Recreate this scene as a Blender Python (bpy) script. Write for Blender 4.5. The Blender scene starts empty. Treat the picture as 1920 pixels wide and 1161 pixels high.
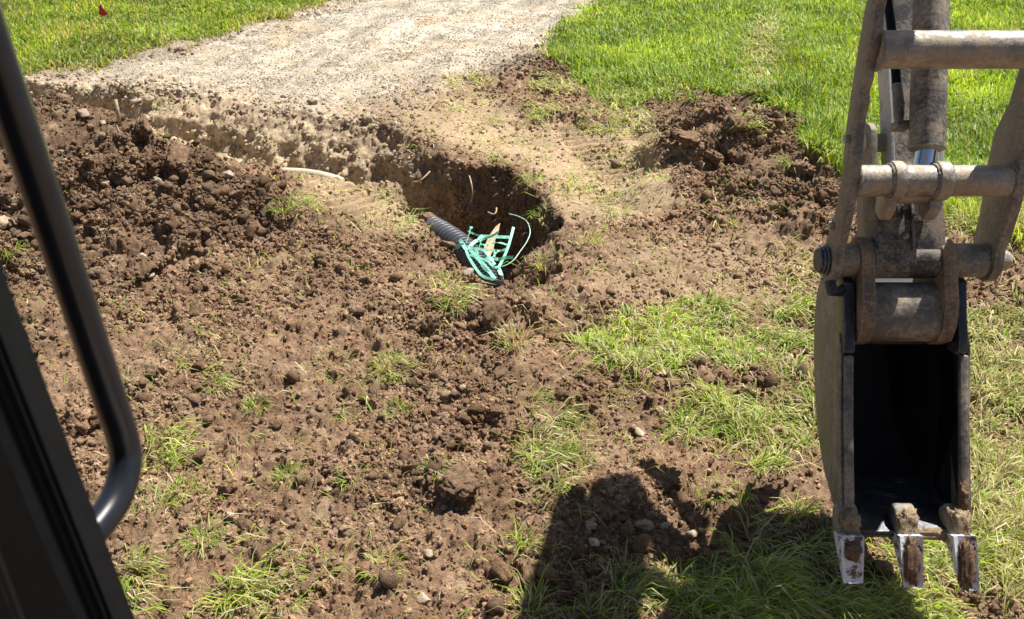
import bpy, bmesh, math, random
import numpy as np
from mathutils import Vector, Matrix

random.seed(7)
rng = np.random.default_rng(7)
scene = bpy.context.scene
COL = scene.collection

# ------------------------------------------------------------------ camera
PITCH = math.radians(29.0)
FPX = 1663.0                       # focal length in photo pixels (photo 1920 wide)
CAMH = 2.0
cam_d = bpy.data.cameras.new('camera')
cam = bpy.data.objects.new('camera', cam_d)
COL.objects.link(cam)
cam.location = (0, 0, CAMH)
cam.rotation_euler = (math.pi / 2 - PITCH, 0, 0)
cam_d.sensor_width = 36.0
cam_d.lens = 36.0 * FPX / 1920.0
cam_d.clip_start = 0.02
cam_d.clip_end = 2000
cam_d.dof.use_dof = True
cam_d.dof.focus_distance = 4.0
cam_d.dof.aperture_fstop = 8.0
scene.camera = cam

# ------------------------------------------------------------------ light
SUNV = Vector((0.42, 0.41, 1.0)).normalized()      # towards the sun
elev = math.asin(SUNV.z)
azim = math.atan2(SUNV.x, SUNV.y)                  # clockwise from +Y
world = bpy.data.worlds.new('World')
scene.world = world
world.use_nodes = True
wn = world.node_tree
sky = wn.nodes.new('ShaderNodeTexSky')
sky.sky_type = 'NISHITA'
sky.sun_disc = False
sky.sun_elevation = elev
sky.sun_rotation = azim
bg = wn.nodes['Background']
bg.inputs['Strength'].default_value = 0.05
wn.links.new(sky.outputs[0], bg.inputs['Color'])
sun_d = bpy.data.lights.new('sun', 'SUN')
sun_d.energy = 5.0
sun_d.angle = math.radians(0.5)
sun_d.color = (1.0, 0.965, 0.91)
sun = bpy.data.objects.new('sun', sun_d)
COL.objects.link(sun)
sun.rotation_euler = SUNV.to_track_quat('Z', 'Y').to_euler()
sun.location = (5, 3, 12)
vs = scene.view_settings
vs.view_transform = 'Standard'
vs.look = 'None'
vs.exposure = 0.98
vs.gamma = 1.0
vs.use_curve_mapping = False
scene.cycles.max_bounces = 6
scene.cycles.diffuse_bounces = 3
scene.cycles.glossy_bounces = 3
scene.cycles.transmission_bounces = 4
scene.cycles.transparent_max_bounces = 4

# ------------------------------------------------------------------ projection helpers
CP, SP = math.cos(PITCH), math.sin(PITCH)
FW = np.array([0, CP, -SP]); UPV = np.array([0, SP, CP])
def ray(px, py):
    return FW + np.array([1.0, 0, 0]) * ((px - 960) / FPX) + UPV * ((580.5 - py) / FPX)
def G(px, py, z=0.0):
    d = ray(px, py); t = (z - CAMH) / d[2]
    return np.array([0, 0, CAMH]) + d * t
def atY(px, py, Y):
    d = ray(px, py); t = Y / d[1]
    return np.array([0, 0, CAMH]) + d * t
def atD(px, py, D):
    return np.array([0, 0, CAMH]) + ray(px, py) * D
def project(P):
    y = P[..., 1]; z = P[..., 2] - CAMH
    zc = y * CP - z * SP
    yc = y * SP + z * CP
    zz = np.maximum(zc, 1e-3)
    return 960 + FPX * P[..., 0] / zz, 580.5 - FPX * yc / zz, zc

# ------------------------------------------------------------------ numpy noise
def _hash(ix, iy, iz, seed):
    h = (ix.astype(np.uint32) * np.uint32(374761393) + iy.astype(np.uint32) * np.uint32(668265263)
         + iz.astype(np.uint32) * np.uint32(2147483647 - 61) + np.uint32((seed * 974634777) & 0xffffffff))
    h = (h ^ (h >> np.uint32(13))) * np.uint32(1274126177)
    h = (h ^ (h >> np.uint32(16))) * np.uint32(2246822519)
    return h ^ (h >> np.uint32(15))
def vnoise(P, scale, seed=0):
    """gradient-ish value noise in -1..1 ; P (...,3)"""
    p = P * scale + 1000.0
    i = np.floor(p).astype(np.int64); f = p - i
    w = f * f * f * (f * (f * 6 - 15) + 10)
    out = 0
    for dx in (0, 1):
        wx = w[..., 0] if dx else 1 - w[..., 0]
        for dy in (0, 1):
            wy = w[..., 1] if dy else 1 - w[..., 1]
            for dz in (0, 1):
                wz = w[..., 2] if dz else 1 - w[..., 2]
                h = _hash(i[..., 0] + dx, i[..., 1] + dy, i[..., 2] + dz, seed)
                gx = ((h & 1023).astype(np.float32) / 511.5 - 1)
                gy = (((h >> np.uint32(10)) & 1023).astype(np.float32) / 511.5 - 1)
                gz = (((h >> np.uint32(20)) & 1023).astype(np.float32) / 511.5 - 1)
                out = out + wx * wy * wz * (gx * (f[..., 0] - dx) + gy * (f[..., 1] - dy) + gz * (f[..., 2] - dz))
    return out * 1.6
def fbm(P, scale, octv, seed=0, gain=0.5):
    s = 0; a = 1.0
    for o in range(octv):
        s = s + a * vnoise(P, scale * 2 ** o, seed + o * 17)
        a *= gain
    return s
def bumps(P, scale, seed=0, rad=0.62):
    """round lumps: cellular noise with a random size for each cell, 0..1"""
    p = P * scale + 500.0
    i = np.floor(p).astype(np.int64)
    best = np.zeros(P.shape[:-1], np.float32)
    for dx in (-1, 0, 1):
        for dy in (-1, 0, 1):
            for dz in (-1, 0, 1):
                cx, cy, cz = i[..., 0] + dx, i[..., 1] + dy, i[..., 2] + dz
                h = _hash(cx, cy, cz, seed)
                ox = (h & 1023).astype(np.float32) / 1023
                oy = ((h >> np.uint32(10)) & 1023).astype(np.float32) / 1023
                oz = ((h >> np.uint32(20)) & 1023).astype(np.float32) / 1023
                r = rad * (0.35 + 0.65 * ((h >> np.uint32(5)) & 255).astype(np.float32) / 255)
                d2 = (p[..., 0] - cx - ox) ** 2 + (p[..., 1] - cy - oy) ** 2 + (p[..., 2] - cz - oz) ** 2
                v = np.sqrt(np.maximum(0, r * r - d2))
                best = np.maximum(best, v)
    return best / rad
def sstep(a, b, x):
    t = np.clip((x - a) / (b - a), 0, 1)
    return t * t * (3 - 2 * t)
def poly_sd(x, y, poly):
    """signed distance to polygon, positive inside"""
    poly = np.asarray(poly, float); n = len(poly)
    d = np.full(x.shape, 1e9); ins = np.zeros(x.shape, bool)
    for k in range(n):
        ax, ay = poly[k]; bx, by = poly[(k + 1) % n]
        ex, ey = bx - ax, by - ay
        t = np.clip(((x - ax) * ex + (y - ay) * ey) / (ex * ex + ey * ey + 1e-12), 0, 1)
        d = np.minimum(d, (x - ax - t * ex) ** 2 + (y - ay - t * ey) ** 2)
        c = ((ay > y) != (by > y)) & (x < ex * (y - ay) / (ey + 1e-12) + ax)
        ins ^= c
    d = np.sqrt(d)
    return np.where(ins, d, -d)
def line_d(x, y, pts):
    """distance to a polyline and the interpolated third value"""
    best = np.full(x.shape, 1e9); val = np.zeros(x.shape); side = np.zeros(x.shape)
    for k in range(len(pts) - 1):
        ax, ay, av = pts[k]; bx, by, bv = pts[k + 1]
        ex, ey = bx - ax, by - ay
        t = np.clip(((x - ax) * ex + (y - ay) * ey) / (ex * ex + ey * ey + 1e-12), 0, 1)
        d = np.hypot(x - ax - t * ex, y - ay - t * ey)
        m = d < best
        best = np.where(m, d, best); val = np.where(m, av + t * (bv - av), val)
        side = np.where(m, np.sign(ex * (y - ay) - ey * (x - ax)), side)
    return best, val, side

# ------------------------------------------------------------------ materials
MATS = {}
def new_mat(name):
    m = bpy.data.materials.new(name); m.use_nodes = True
    nt = m.node_tree
    for n in list(nt.nodes):
        if n.type != 'OUTPUT_MATERIAL': nt.nodes.remove(n)
    out = [n for n in nt.nodes if n.type == 'OUTPUT_MATERIAL'][0]
    b = nt.nodes.new('ShaderNodeBsdfPrincipled')
    nt.links.new(b.outputs[0], out.inputs['Surface'])
    MATS[name] = m
    return m, nt, b, out
def N(nt, t, **kw):
    n = nt.nodes.new(t)
    for k, v in kw.items():
        if k in n.inputs.keys() if hasattr(n.inputs, 'keys') else False: n.inputs[k].default_value = v
        else: setattr(n, k, v)
    return n
def noise(nt, scale, detail=4, rough=0.6, coord=None):
    n = nt.nodes.new('ShaderNodeTexNoise')
    n.inputs['Scale'].default_value = scale
    n.inputs['Detail'].default_value = detail
    n.inputs['Roughness'].default_value = rough
    if coord is not None: nt.links.new(coord, n.inputs['Vector'])
    return n
def ramp(nt, fac, stops):
    r = nt.nodes.new('ShaderNodeValToRGB')
    els = r.color_ramp.elements
    while len(els) < len(stops): els.new(0.5)
    for e, (p, c) in zip(els, stops):
        e.position = p; e.color = (c[0], c[1], c[2], 1) if len(c) == 3 else c
    nt.links.new(fac, r.inputs[0])
    return r
def mixc(nt, fac, a, b, mode='MIX'):
    m = nt.nodes.new('ShaderNodeMix'); m.data_type = 'RGBA'; m.blend_type = mode
    for sock, v in ((m.inputs[0], fac), (m.inputs[6], a), (m.inputs[7], b)):
        if hasattr(v, 'is_linked') or isinstance(v, bpy.types.NodeSocket): nt.links.new(v, sock)
        elif isinstance(v, (int, float)): sock.default_value = v
        else: sock.default_value = (v[0], v[1], v[2], 1)
    return m.outputs[2]
def geo_pos(nt):
    return nt.nodes.new('ShaderNodeNewGeometry').outputs['Position']

def soil_material(name, attr=True, base=(0.2, 0.13, 0.085), bump=0.006):
    m, nt, b, out = new_mat(name)
    pos = geo_pos(nt)
    if attr:
        a = nt.nodes.new('ShaderNodeAttribute'); a.attribute_name = 'albedo'
        col = a.outputs['Color']
    else:
        r = nt.nodes.new('ShaderNodeRGB'); r.outputs[0].default_value = (*base, 1); col = r.outputs[0]
    n1 = noise(nt, 38, 6, 0.7, pos)
    n2 = noise(nt, 230, 3, 0.7, pos)
    r1 = ramp(nt, n1.outputs['Fac'], [(0.3, (0.55, 0.53, 0.51)), (0.5, (1, 1, 1)), (0.7, (1.42, 1.40, 1.36))])
    r2 = ramp(nt, n2.outputs['Fac'], [(0.28, (0.58, 0.57, 0.56)), (0.5, (1, 1, 1)), (0.72, (1.5, 1.5, 1.48))])
    c = mixc(nt, 1.0, col, r1.outputs[0], 'MULTIPLY')
    c = mixc(nt, 1.0, c, r2.outputs[0], 'MULTIPLY')
    nt.links.new(c, b.inputs['Base Color'])
    b.inputs['Roughness'].default_value = 0.95
    b.inputs['Specular IOR Level'].default_value = 0.15
    bm = nt.nodes.new('ShaderNodeBump'); bm.inputs['Distance'].default_value = bump
    bm.inputs['Strength'].default_value = 0.9
    n3 = noise(nt, 120, 6, 0.75, pos)
    nt.links.new(n3.outputs['Fac'], bm.inputs['Height'])
    nt.links.new(bm.outputs[0], b.inputs['Normal'])
    return m
M_SOIL = soil_material('soil', bump=0.014)
M_CLOD = soil_material('clod_soil', True, bump=0.018)

def stone_material():
    m, nt, b, out = new_mat('stone')
    pos = geo_pos(nt)
    oi = nt.nodes.new('ShaderNodeObjectInfo')
    r0 = ramp(nt, oi.outputs['Random'], [(0, (0.25, 0.18, 0.115)), (0.35, (0.36, 0.27, 0.175)), (0.7, (0.30, 0.24, 0.17)), (1, (0.46, 0.37, 0.255))])
    n = noise(nt, 60, 5, 0.65, pos)
    r = ramp(nt, n.outputs['Fac'], [(0.3, (0.6, 0.55, 0.5)), (0.6, (1.1, 1.1, 1.1))])
    nt.links.new(mixc(nt, 1.0, r0.outputs[0], r.outputs[0], 'MULTIPLY'), b.inputs['Base Color'])
    b.inputs['Roughness'].default_value = 0.8
    bm = nt.nodes.new('ShaderNodeBump'); bm.inputs['Distance'].default_value = 0.003
    nt.links.new(n.outputs['Fac'], bm.inputs['Height']); nt.links.new(bm.outputs[0], b.inputs['Normal'])
    return m
M_STONE = stone_material()

def grass_material():
    m, nt, b, out = new_mat('grass_blade')
    a = nt.nodes.new('ShaderNodeAttribute'); a.attribute_name = 'albedo'
    nt.links.new(a.outputs['Color'], b.inputs['Base Color'])
    b.inputs['Roughness'].default_value = 0.5
    b.inputs['Specular IOR Level'].default_value = 0.3
    tr = nt.nodes.new('ShaderNodeBsdfTranslucent')
    c = mixc(nt, 1.0, a.outputs['Color'], (1.35, 1.25, 0.6), 'MULTIPLY')
    nt.links.new(c, tr.inputs['Color'])
    mx = nt.nodes.new('ShaderNodeMixShader'); mx.inputs[0].default_value = 0.42
    nt.links.new(b.outputs[0], mx.inputs[1]); nt.links.new(tr.outputs[0], mx.inputs[2])
    nt.links.new(mx.outputs[0], out.inputs['Surface'])
    return m
M_GRASS = grass_material()

def metal_material(name, base, dust, dust_lo=0.42, dust_hi=0.62, rust=None, rough=0.5, metallic=0.0, scale=14, bump=0.0015, speck=0.5, wear=0.17):
    """painted or bare steel under patchy dried mud"""
    m, nt, b, out = new_mat(name)
    tc = nt.nodes.new('ShaderNodeTexCoord'); pos = tc.outputs['Object']
    n1 = noise(nt, scale, 8, 0.68, pos)
    n2 = noise(nt, scale * 9, 4, 0.7, pos)
    n3 = noise(nt, scale * 0.5, 5, 0.6, pos)
    base2 = ramp(nt, n3.outputs['Fac'], [(0.3, [v * 0.72 for v in base]), (0.7, [min(1, v * 1.25) for v in base])])
    c = base2.outputs[0]
    if rust:
        rr = ramp(nt, n3.outputs['Fac'], [(0.5, (0, 0, 0)), (0.66, (1, 1, 1))])
        c = mixc(nt, rr.outputs[0], c, rust)
    add = nt.nodes.new('ShaderNodeMath'); add.operation = 'MULTIPLY_ADD'
    nt.links.new(n2.outputs['Fac'], add.inputs[0]); add.inputs[1].default_value = speck
    nt.links.new(n1.outputs['Fac'], add.inputs[2])
    dr = ramp(nt, add.outputs[0], [(dust_lo + speck * 0.5, (0, 0, 0)), (min(1, dust_hi + speck * 0.5), (1, 1, 1))])
    dcol = ramp(nt, n2.outputs['Fac'], [(0.3, [v * 0.7 for v in dust]), (0.7, [min(1, v * 1.2) for v in dust])])
    c = mixc(nt, dr.outputs[0], c, dcol.outputs[0])
    bv = nt.nodes.new('ShaderNodeBevel'); bv.samples = 4; bv.inputs['Radius'].default_value = .007
    ge = nt.nodes.new('ShaderNodeNewGeometry')
    dt = nt.nodes.new('ShaderNodeVectorMath'); dt.operation = 'DOT_PRODUCT'
    nt.links.new(bv.outputs[0], dt.inputs[0]); nt.links.new(ge.outputs['Normal'], dt.inputs[1])
    er = nt.nodes.new('ShaderNodeMapRange'); er.inputs[1].default_value = .985; er.inputs[2].default_value = .90; er.inputs[3].default_value = 0; er.inputs[4].default_value = 1
    nt.links.new(dt.outputs['Value'], er.inputs[0])
    en = ramp(nt, n2.outputs['Fac'], [(0.38, (0, 0, 0)), (0.56, (1, 1, 1))])
    em = nt.nodes.new('ShaderNodeMath'); em.operation = 'MULTIPLY'; nt.links.new(er.outputs[0], em.inputs[0]); nt.links.new(en.outputs[0], em.inputs[1])
    mp = nt.nodes.new('ShaderNodeMapping'); mp.inputs['Rotation'].default_value = (.3, .5, .4); mp.inputs['Scale'].default_value = (9, 70, 9); nt.links.new(pos, mp.inputs[0])
    sn = noise(nt, 2.2, 3, .6, mp.outputs[0])
    sr = ramp(nt, sn.outputs['Fac'], [(0.60, (0, 0, 0)), (0.68, (.55, .55, .55))])
    mx_ = nt.nodes.new('ShaderNodeMath'); mx_.operation = 'MAXIMUM'; nt.links.new(em.outputs[0], mx_.inputs[0]); nt.links.new(sr.outputs[0], mx_.inputs[1])
    c = mixc(nt, mx_.outputs[0], c, [min(.8, v * .9 + wear) for v in base])
    nt.links.new(c, b.inputs['Base Color'])
    rm = nt.nodes.new('ShaderNodeMapRange'); rm.inputs[3].default_value = rough; rm.inputs[4].default_value = 0.92
    nt.links.new(dr.outputs[0], rm.inputs[0]); nt.links.new(rm.outputs[0], b.inputs['Roughness'])
    if metallic:
        im = nt.nodes.new('ShaderNodeMapRange'); im.inputs[3].default_value = metallic; im.inputs[4].default_value = 0.0
        nt.links.new(dr.outputs[0], im.inputs[0]); nt.links.new(im.outputs[0], b.inputs['Metallic'])
    bm = nt.nodes.new('ShaderNodeBump'); bm.inputs['Distance'].default_value = bump; bm.inputs['Strength'].default_value = 0.8
    nt.links.new(add.outputs[0], bm.inputs['Height']); nt.links.new(bm.outputs[0], b.inputs['Normal'])
    return m
M_THUMB = metal_material('dusty_steel', (0.135, 0.12, 0.10), (0.30, 0.25, 0.18), 0.42, 0.60, rust=(0.12, 0.085, 0.055), rough=0.42)
M_TUBE = metal_material('scuffed_steel', (0.28, 0.25, 0.215), (0.40, 0.33, 0.235), 0.48, 0.58, rust=(0.26, 0.16, 0.10), rough=0.34, metallic=0.3, scale=22)
M_EAR = metal_material('rusty_steel', (0.15, 0.105, 0.07), (0.32, 0.22, 0.13), 0.40, 0.60, rust=(0.26, 0.115, 0.04), rough=0.7)
M_STICK = metal_material('stick_paint', (0.035, 0.033, 0.032), (0.24, 0.19, 0.14), 0.43, 0.60, rough=0.5, scale=16)
M_STICKSIDE = metal_material('pale_paint', (0.42, 0.44, 0.42), (0.30, 0.25, 0.18), 0.52, 0.66, rough=0.5, scale=18)
M_CYL = metal_material('cylinder_paint', (0.075, 0.07, 0.066), (0.36, 0.29, 0.21), 0.40, 0.64, rough=0.45, scale=12)
M_BUCKET = metal_material('bucket_steel', (0.12, 0.105, 0.085), (0.33, 0.27, 0.19), 0.42, 0.62, rough=0.55, scale=9, metallic=0.0)
M_BIN_SHADE = metal_material('bucket_inside_shade', (0.010, 0.010, 0.011), (0.035, 0.03, 0.026), 0.50, 0.72, rough=0.55, scale=12, wear=0.02)  # shade inside the bucket put into the colour, near black
M_DARK = metal_material('black_wear_plate', (0.018, 0.02, 0.026), (0.10, 0.085, 0.065), 0.55, 0.72, rough=0.4, scale=16)
M_TOOTH = metal_material('worn_white_paint', (0.74, 0.75, 0.77), (0.15, 0.10, 0.065), 0.53, 0.57, rough=0.45, scale=34, speck=0.35)
M_CRUST = soil_material('dried_mud', False, (0.33, 0.24, 0.145), 0.006)
M_CRUSTD = soil_material('damp_mud', False, (0.19, 0.12, 0.075), 0.006)

def simple(name, col, rough=0.5, metallic=0.0, spec=0.5, nscale=30, var=0.25, bump=0.0):
    m, nt, b, out = new_mat(name)
    tc = nt.nodes.new('ShaderNodeTexCoord')
    n = noise(nt, nscale, 5, 0.6, tc.outputs['Object'])
    r = ramp(nt, n.outputs['Fac'], [(0.3, [v * (1 - var) for v in col]), (0.7, [min(1, v * (1 + var)) for v in col])])
    nt.links.new(r.outputs[0], b.inputs['Base Color'])
    b.inputs['Roughness'].default_value = rough; b.inputs['Metallic'].default_value = metallic
    b.inputs['Specular IOR Level'].default_value = spec
    if bump:
        bm = nt.nodes.new('ShaderNodeBump'); bm.inputs['Distance'].default_value = bump
        nt.links.new(n.outputs['Fac'], bm.inputs['Height']); nt.links.new(bm.outputs[0], b.inputs['Normal'])
    return m
M_CHROME = simple('chrome', (0.75, 0.76, 0.78), 0.08, 1.0, nscale=8, var=0.05)
M_RUBBER = simple('black_rubber', (0.006, 0.0065, 0.0075), 0.65, nscale=40, var=0.3, spec=0.15)
M_CAB = simple('cab_black', (0.004, 0.0042, 0.0045), 0.6, nscale=60, var=0.3, spec=0.15)
M_HANDLE = simple('handle_paint', (0.012, 0.014, 0.019), 0.28, nscale=60, var=0.15)
M_PIPE = simple('pipe_black', (0.075, 0.075, 0.085), 0.42, nscale=25, var=0.3)
M_STRAP = simple('mint_strap', (0.27, 0.66, 0.47), 0.6, nscale=40, var=0.3)
M_WIRE = simple('pale_green_wire', (0.42, 0.60, 0.48), 0.4, nscale=40, var=0.15)
M_CARD = simple('torn_board', (0.58, 0.44, 0.27), 0.85, nscale=60, var=0.3, bump=0.002)
M_CREAM = simple('cream_plastic', (0.50, 0.43, 0.31), 0.7, nscale=14, var=0.2)
M_FLAG = simple('red_flag', (0.50, 0.015, 0.02), 0.5, nscale=30, var=0.2)
M_STEEL = simple('wire_steel', (0.55, 0.5, 0.45), 0.4, 0.6)
M_WOOD = simple('pale_wood', (0.42, 0.31, 0.18), 0.8, nscale=50, var=0.3)
M_BODY = simple('body_paint', (0.45, 0.43, 0.38), 0.45)

# ------------------------------------------------------------------ object helpers
def tag(o, label=None, cat=None, group=None, kind=None):
    if label: o['label'] = label
    if cat: o['category'] = cat
    if group: o['group'] = group
    if kind: o['kind'] = kind
    return o
def mesh_np(name, V, T, mat, color=None, smooth=True):
    me = bpy.data.meshes.new(name)
    V = np.ascontiguousarray(V, np.float32); T = np.ascontiguousarray(T, np.int32)
    me.vertices.add(len(V)); me.vertices.foreach_set('co', V.ravel())
    me.loops.add(T.size); me.loops.foreach_set('vertex_index', T.ravel())
    me.polygons.add(len(T))
    k = T.shape[1]
    me.polygons.foreach_set('loop_start', np.arange(0, T.size, k, dtype=np.int32))
    me.polygons.foreach_set('loop_total', np.full(len(T), k, np.int32))
    me.polygons.foreach_set('use_smooth', np.full(len(T), smooth, bool))
    if color is not None:
        at = me.attributes.new('albedo', 'FLOAT_COLOR', 'POINT')
        c4 = np.ones((len(V), 4), np.float32); c4[:, :3] = color
        at.data.foreach_set('color', c4.ravel())
    me.update(calc_edges=True)
    me.materials.append(mat)
    return me
def obj(name, me, parent=None):
    o = bpy.data.objects.new(name, me); COL.objects.link(o)
    if parent is not None:
        o.parent = parent
        o.matrix_parent_inverse = world_of(parent).inverted()
    return o
def world_of(o):
    m = o.matrix_basis.copy()
    p = o
    while p.parent is not None:
        m = p.parent.matrix_basis @ p.matrix_parent_inverse @ m if p.parent.parent is None else p.matrix_parent_inverse @ m
        p = p.parent
    return m
def bm_obj(name, bm, mat, parent=None, smooth=True, auto=None):
    me = bpy.data.meshes.new(name)
    bmesh.ops.recalc_face_normals(bm, faces=bm.faces)
    for f in bm.faces: f.smooth = smooth
    if smooth and auto:
        for e in bm.edges:
            if len(e.link_faces) == 2 and e.calc_face_angle(0) > auto: e.smooth = False
    bm.to_mesh(me); bm.free()
    me.materials.append(mat)
    return obj(name, me, parent)
def tube_bm(pts, radii, seg=16, caps=True, bm=None):
    """tube along a polyline"""
    bm = bm or bmesh.new()
    pts = [Vector(p) for p in pts]; n = len(pts)
    if not hasattr(radii, '__len__'): radii = [radii] * n
    rings = []; ref = None
    for i, p in enumerate(pts):
        t = (pts[min(i + 1, n - 1)] - pts[max(i - 1, 0)]).normalized()
        if ref is None: ref = t.orthogonal().normalized()
        ref = (ref - t * ref.dot(t)).normalized()
        b = t.cross(ref)
        rings.append([bm.verts.new(p + (ref * math.cos(a) + b * math.sin(a)) * radii[i])
                      for a in [2 * math.pi * k / seg for k in range(seg)]])
    for r0, r1 in zip(rings, rings[1:]):
        for k in range(seg): bm.faces.new((r0[k], r0[(k + 1) % seg], r1[(k + 1) % seg], r1[k]))
    if caps:
        bm.faces.new(rings[0][::-1]); bm.faces.new(rings[-1])
    return bm
def ribbon_bm(pts, width, nrm, thick=0.0012, bm=None):
    """a flat strap with thickness along a polyline; nrm is its face direction at each point"""
    bm = bm or bmesh.new()
    pts = [Vector(p) for p in pts]; n = len(pts); rows = []
    for i, p in enumerate(pts):
        t = (pts[min(i + 1, n - 1)] - pts[max(i - 1, 0)]).normalized()
        nn = Vector(nrm[i] if hasattr(nrm[0], '__len__') else nrm)
        nn = (nn - t * nn.dot(t)).normalized(); s = t.cross(nn) * width / 2; h = nn * thick / 2
        rows.append([bm.verts.new(p + a) for a in (-s - h, s - h, s + h, -s + h)])
    for a, b in zip(rows, rows[1:]):
        for k in range(4): bm.faces.new((a[k], a[(k + 1) % 4], b[(k + 1) % 4], b[k]))
    bm.faces.new(rows[0][::-1]); bm.faces.new(rows[-1])
    return bm
def smooth_path(pts, sub=6):
    """Catmull-Rom"""
    P = [np.asarray(p, float) for p in pts]
    P = [2 * P[0] - P[1]] + P + [2 * P[-1] - P[-2]]
    out = []
    for i in range(1, len(P) - 2):
        for k in range(sub):
            t = k / sub
            out.append(0.5 * (2 * P[i] + (P[i + 1] - P[i - 1]) * t + (2 * P[i - 1] - 5 * P[i] + 4 * P[i + 1] - P[i + 2]) * t * t
                              + (3 * P[i] - P[i - 1] - 3 * P[i + 1] + P[i + 2]) * t ** 3))
    out.append(P[-2]); return out

# ================================================================== TERRAIN
def g2(px, py, z=0.0):
    p = G(px, py, z); return (p[0], p[1])
# trench: far rim from left to right, then round the pit, then back along the near rim
TR = [g2(-260, 128), g2(60, 147), g2(150, 152), g2(235, 158), g2(330, 170), g2(440, 190), g2(520, 205), g2(610, 215), g2(700, 226),
      g2(765, 246), g2(800, 282), g2(880, 300), g2(960, 318), g2(1000, 345), g2(1030, 380), g2(1050, 420), g2(1065, 470), g2(1055, 520), g2(1000, 545),
      g2(925, 548), g2(872, 522), g2(812, 456), g2(784, 424), g2(752, 386), g2(740, 352), g2(690, 338), g2(600, 333), g2(500, 322),
      g2(420, 300), g2(300, 250), g2(200, 222), g2(80, 200), g2(-260, 175)]
RIDGE = []
for (px_, py_, Y_) in ((-420, 215, 4.5), (-150, 190, 4.65), (90, 186, 4.75), (200, 203, 4.75), (300, 256, 4.65), (400, 304, 4.6), (480, 338, 4.55)):
    p_ = atY(px_, py_, Y_); RIDGE.append((p_[0], Y_, p_[2]))
RIDGE.append((atY(560, 425, 4.35)[0], 4.35, 0.05))
def mound(x, y, px, py, h, rx, ry, z=None, rot=0.0, p=1.0):
    c = G(px, py, h * 0.5 if z is None else z)
    dx, dy = x - c[0], y - c[1]
    a, b = dx * math.cos(rot) + dy * math.sin(rot), -dx * math.sin(rot) + dy * math.cos(rot)
    r = np.sqrt((a / rx) ** 2 + (b / ry) ** 2)
    return h * np.clip(1 - r ** p, 0, None) ** 1.0 if p != 1.0 else h * np.exp(-r * r * 1.6)
def base_height(x, y):
    P = np.stack([x, y, np.zeros_like(x)], -1)
    z = 0.05 * vnoise(P, 0.55, 3) + 0.022 * vnoise(P, 1.7, 4)
    z *= sstep(1.2, 2.2, y) * 0.8 + 0.2
    wob = 0.09 * vnoise(P, 2.6, 11) + 0.05 * vnoise(P, 6.5, 12)
    # ---- heap of soil on the left
    d, rh, side = line_d(x, y, RIDGE)
    near = side < 0
    slope = np.where(near, 0.40, 0.66)
    dd = d + wob * 0.8
    hp = rh - slope * np.maximum(dd, 0) * (1 + 0.06 * np.maximum(dd, 0))
    hp = np.where(near, np.maximum(hp, rh * np.exp(-(np.maximum(dd, 0) / 1.0) ** 2) * 0.5), hp)
    k = 0.06
    z = np.logaddexp(z / k, hp / k) * k
    # ---- right mound
    m = mound(x, y, 1395, 262, 0.33, 0.78, 0.55, p=2.2)
    m = np.maximum(m, mound(x, y, 1300, 225, 0.22, 0.42, 0.45, p=2.0))
    m = np.maximum(m, mound(x, y, 1500, 330, 0.26, 0.55, 0.42, p=2.0))
    m = np.maximum(m, mound(x, y, 1340, 345, 0.16, 0.62, 0.42, p=2.0))
    m = np.maximum(m, mound(x, y, 1440, 400, 0.12, 0.62, 0.42, p=2.0))
    m = m * (1 + 0.5 * vnoise(P, 4.2, 21))
    z = z + np.maximum(m, 0)
    # ---- small lumps along the drive's right edge and behind the pit
    for (px, py, h, rx, ry) in ((1010, 118, 0.13, .42, .35), (985, 190, 0.12, .30, .22), (1060, 215, .10, .35, .2), (1100, 255, .05, .25, .2),
                                (1440, 180, .14, .45, .25), (930, 600, .09, .22, .14), (1010, 690, .07, .25, .3), (990, 590, .08, .12, .1),
                                (1060, 560, .06, .4, .2), (780, 590, .06, .25, .2), (640, 470, .08, .35, .25), (590, 430, .07, .25, .2),
                                (930, 780, .05, .18, .15), (870, 915, .05, .2, .14), (720, 860, .03, .5, .3), (1180, 910, .06, .35, .2),
                                (1290, 690, .05, .35, .2), (1420, 720, .05, .4, .22), (1100, 1000, .03, .4, .25), (60, 620, .10, .35, .2),
                                (1880, 520, .06, .5, .3), (1130, 480, .07, .45, .25)):
        z = z + mound(x, y, px, py, h, rx, ry)
    # ---- ruts of the tracks: pressed slabs with cleat prints
    for (pa, pb, w) in (((1190, 345), (1080, 235), .34), ((760, 425), (610, 345), .40)):
        a, b = np.array(g2(*pa)), np.array(g2(*pb)); e = b - a; L = np.hypot(*e); e /= L
        s = (x - a[0]) * e[0] + (y - a[1]) * e[1]; t = (x - a[0]) * e[1] - (y - a[1]) * e[0]
        msk = sstep(-0.1, .15, s) * sstep(L + .1, L - .15, s) * sstep(w * .62, w * .42, np.abs(t + wob * .4))
        z = z * (1 - 0.5 * msk) - 0.03 * msk + msk * 0.020 * np.sin(s * 2 * math.pi / 0.10 + 2 * wob * 6)
    # ---- trench and pit
    sd = poly_sd(x, y, TR) + wob * 0.8
    pitc = G(930, 480, -0.4)
    inpit = sstep(1.5, 0.7, np.hypot((x - pitc[0]) * .8, (y - pitc[1] - .1)))
    depth = 0.46 + 0.06 * inpit
    far_w = 0.12 + 0.36 * (1 - inpit) + 0.08 * vnoise(P, 1.9, 31)
    far_w = far_w * (1 - .7 * sstep(-3.0, -3.5, x))
    # the pit's near end is a long ramp
    nearend = sstep(4.75, 4.25, y) * inpit
    ww = far_w * (1 - nearend) + 0.62 * nearend
    prof = sstep(0, 1, sd / np.maximum(ww, .05) * 0.5 + 0.02)
    prof = np.clip(sd / np.maximum(ww, .05), 0, 1)
    prof = np.where(prof < .55, prof * .55 / .55 * .62, .341 + (prof - .55) / .45 * .659)
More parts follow.
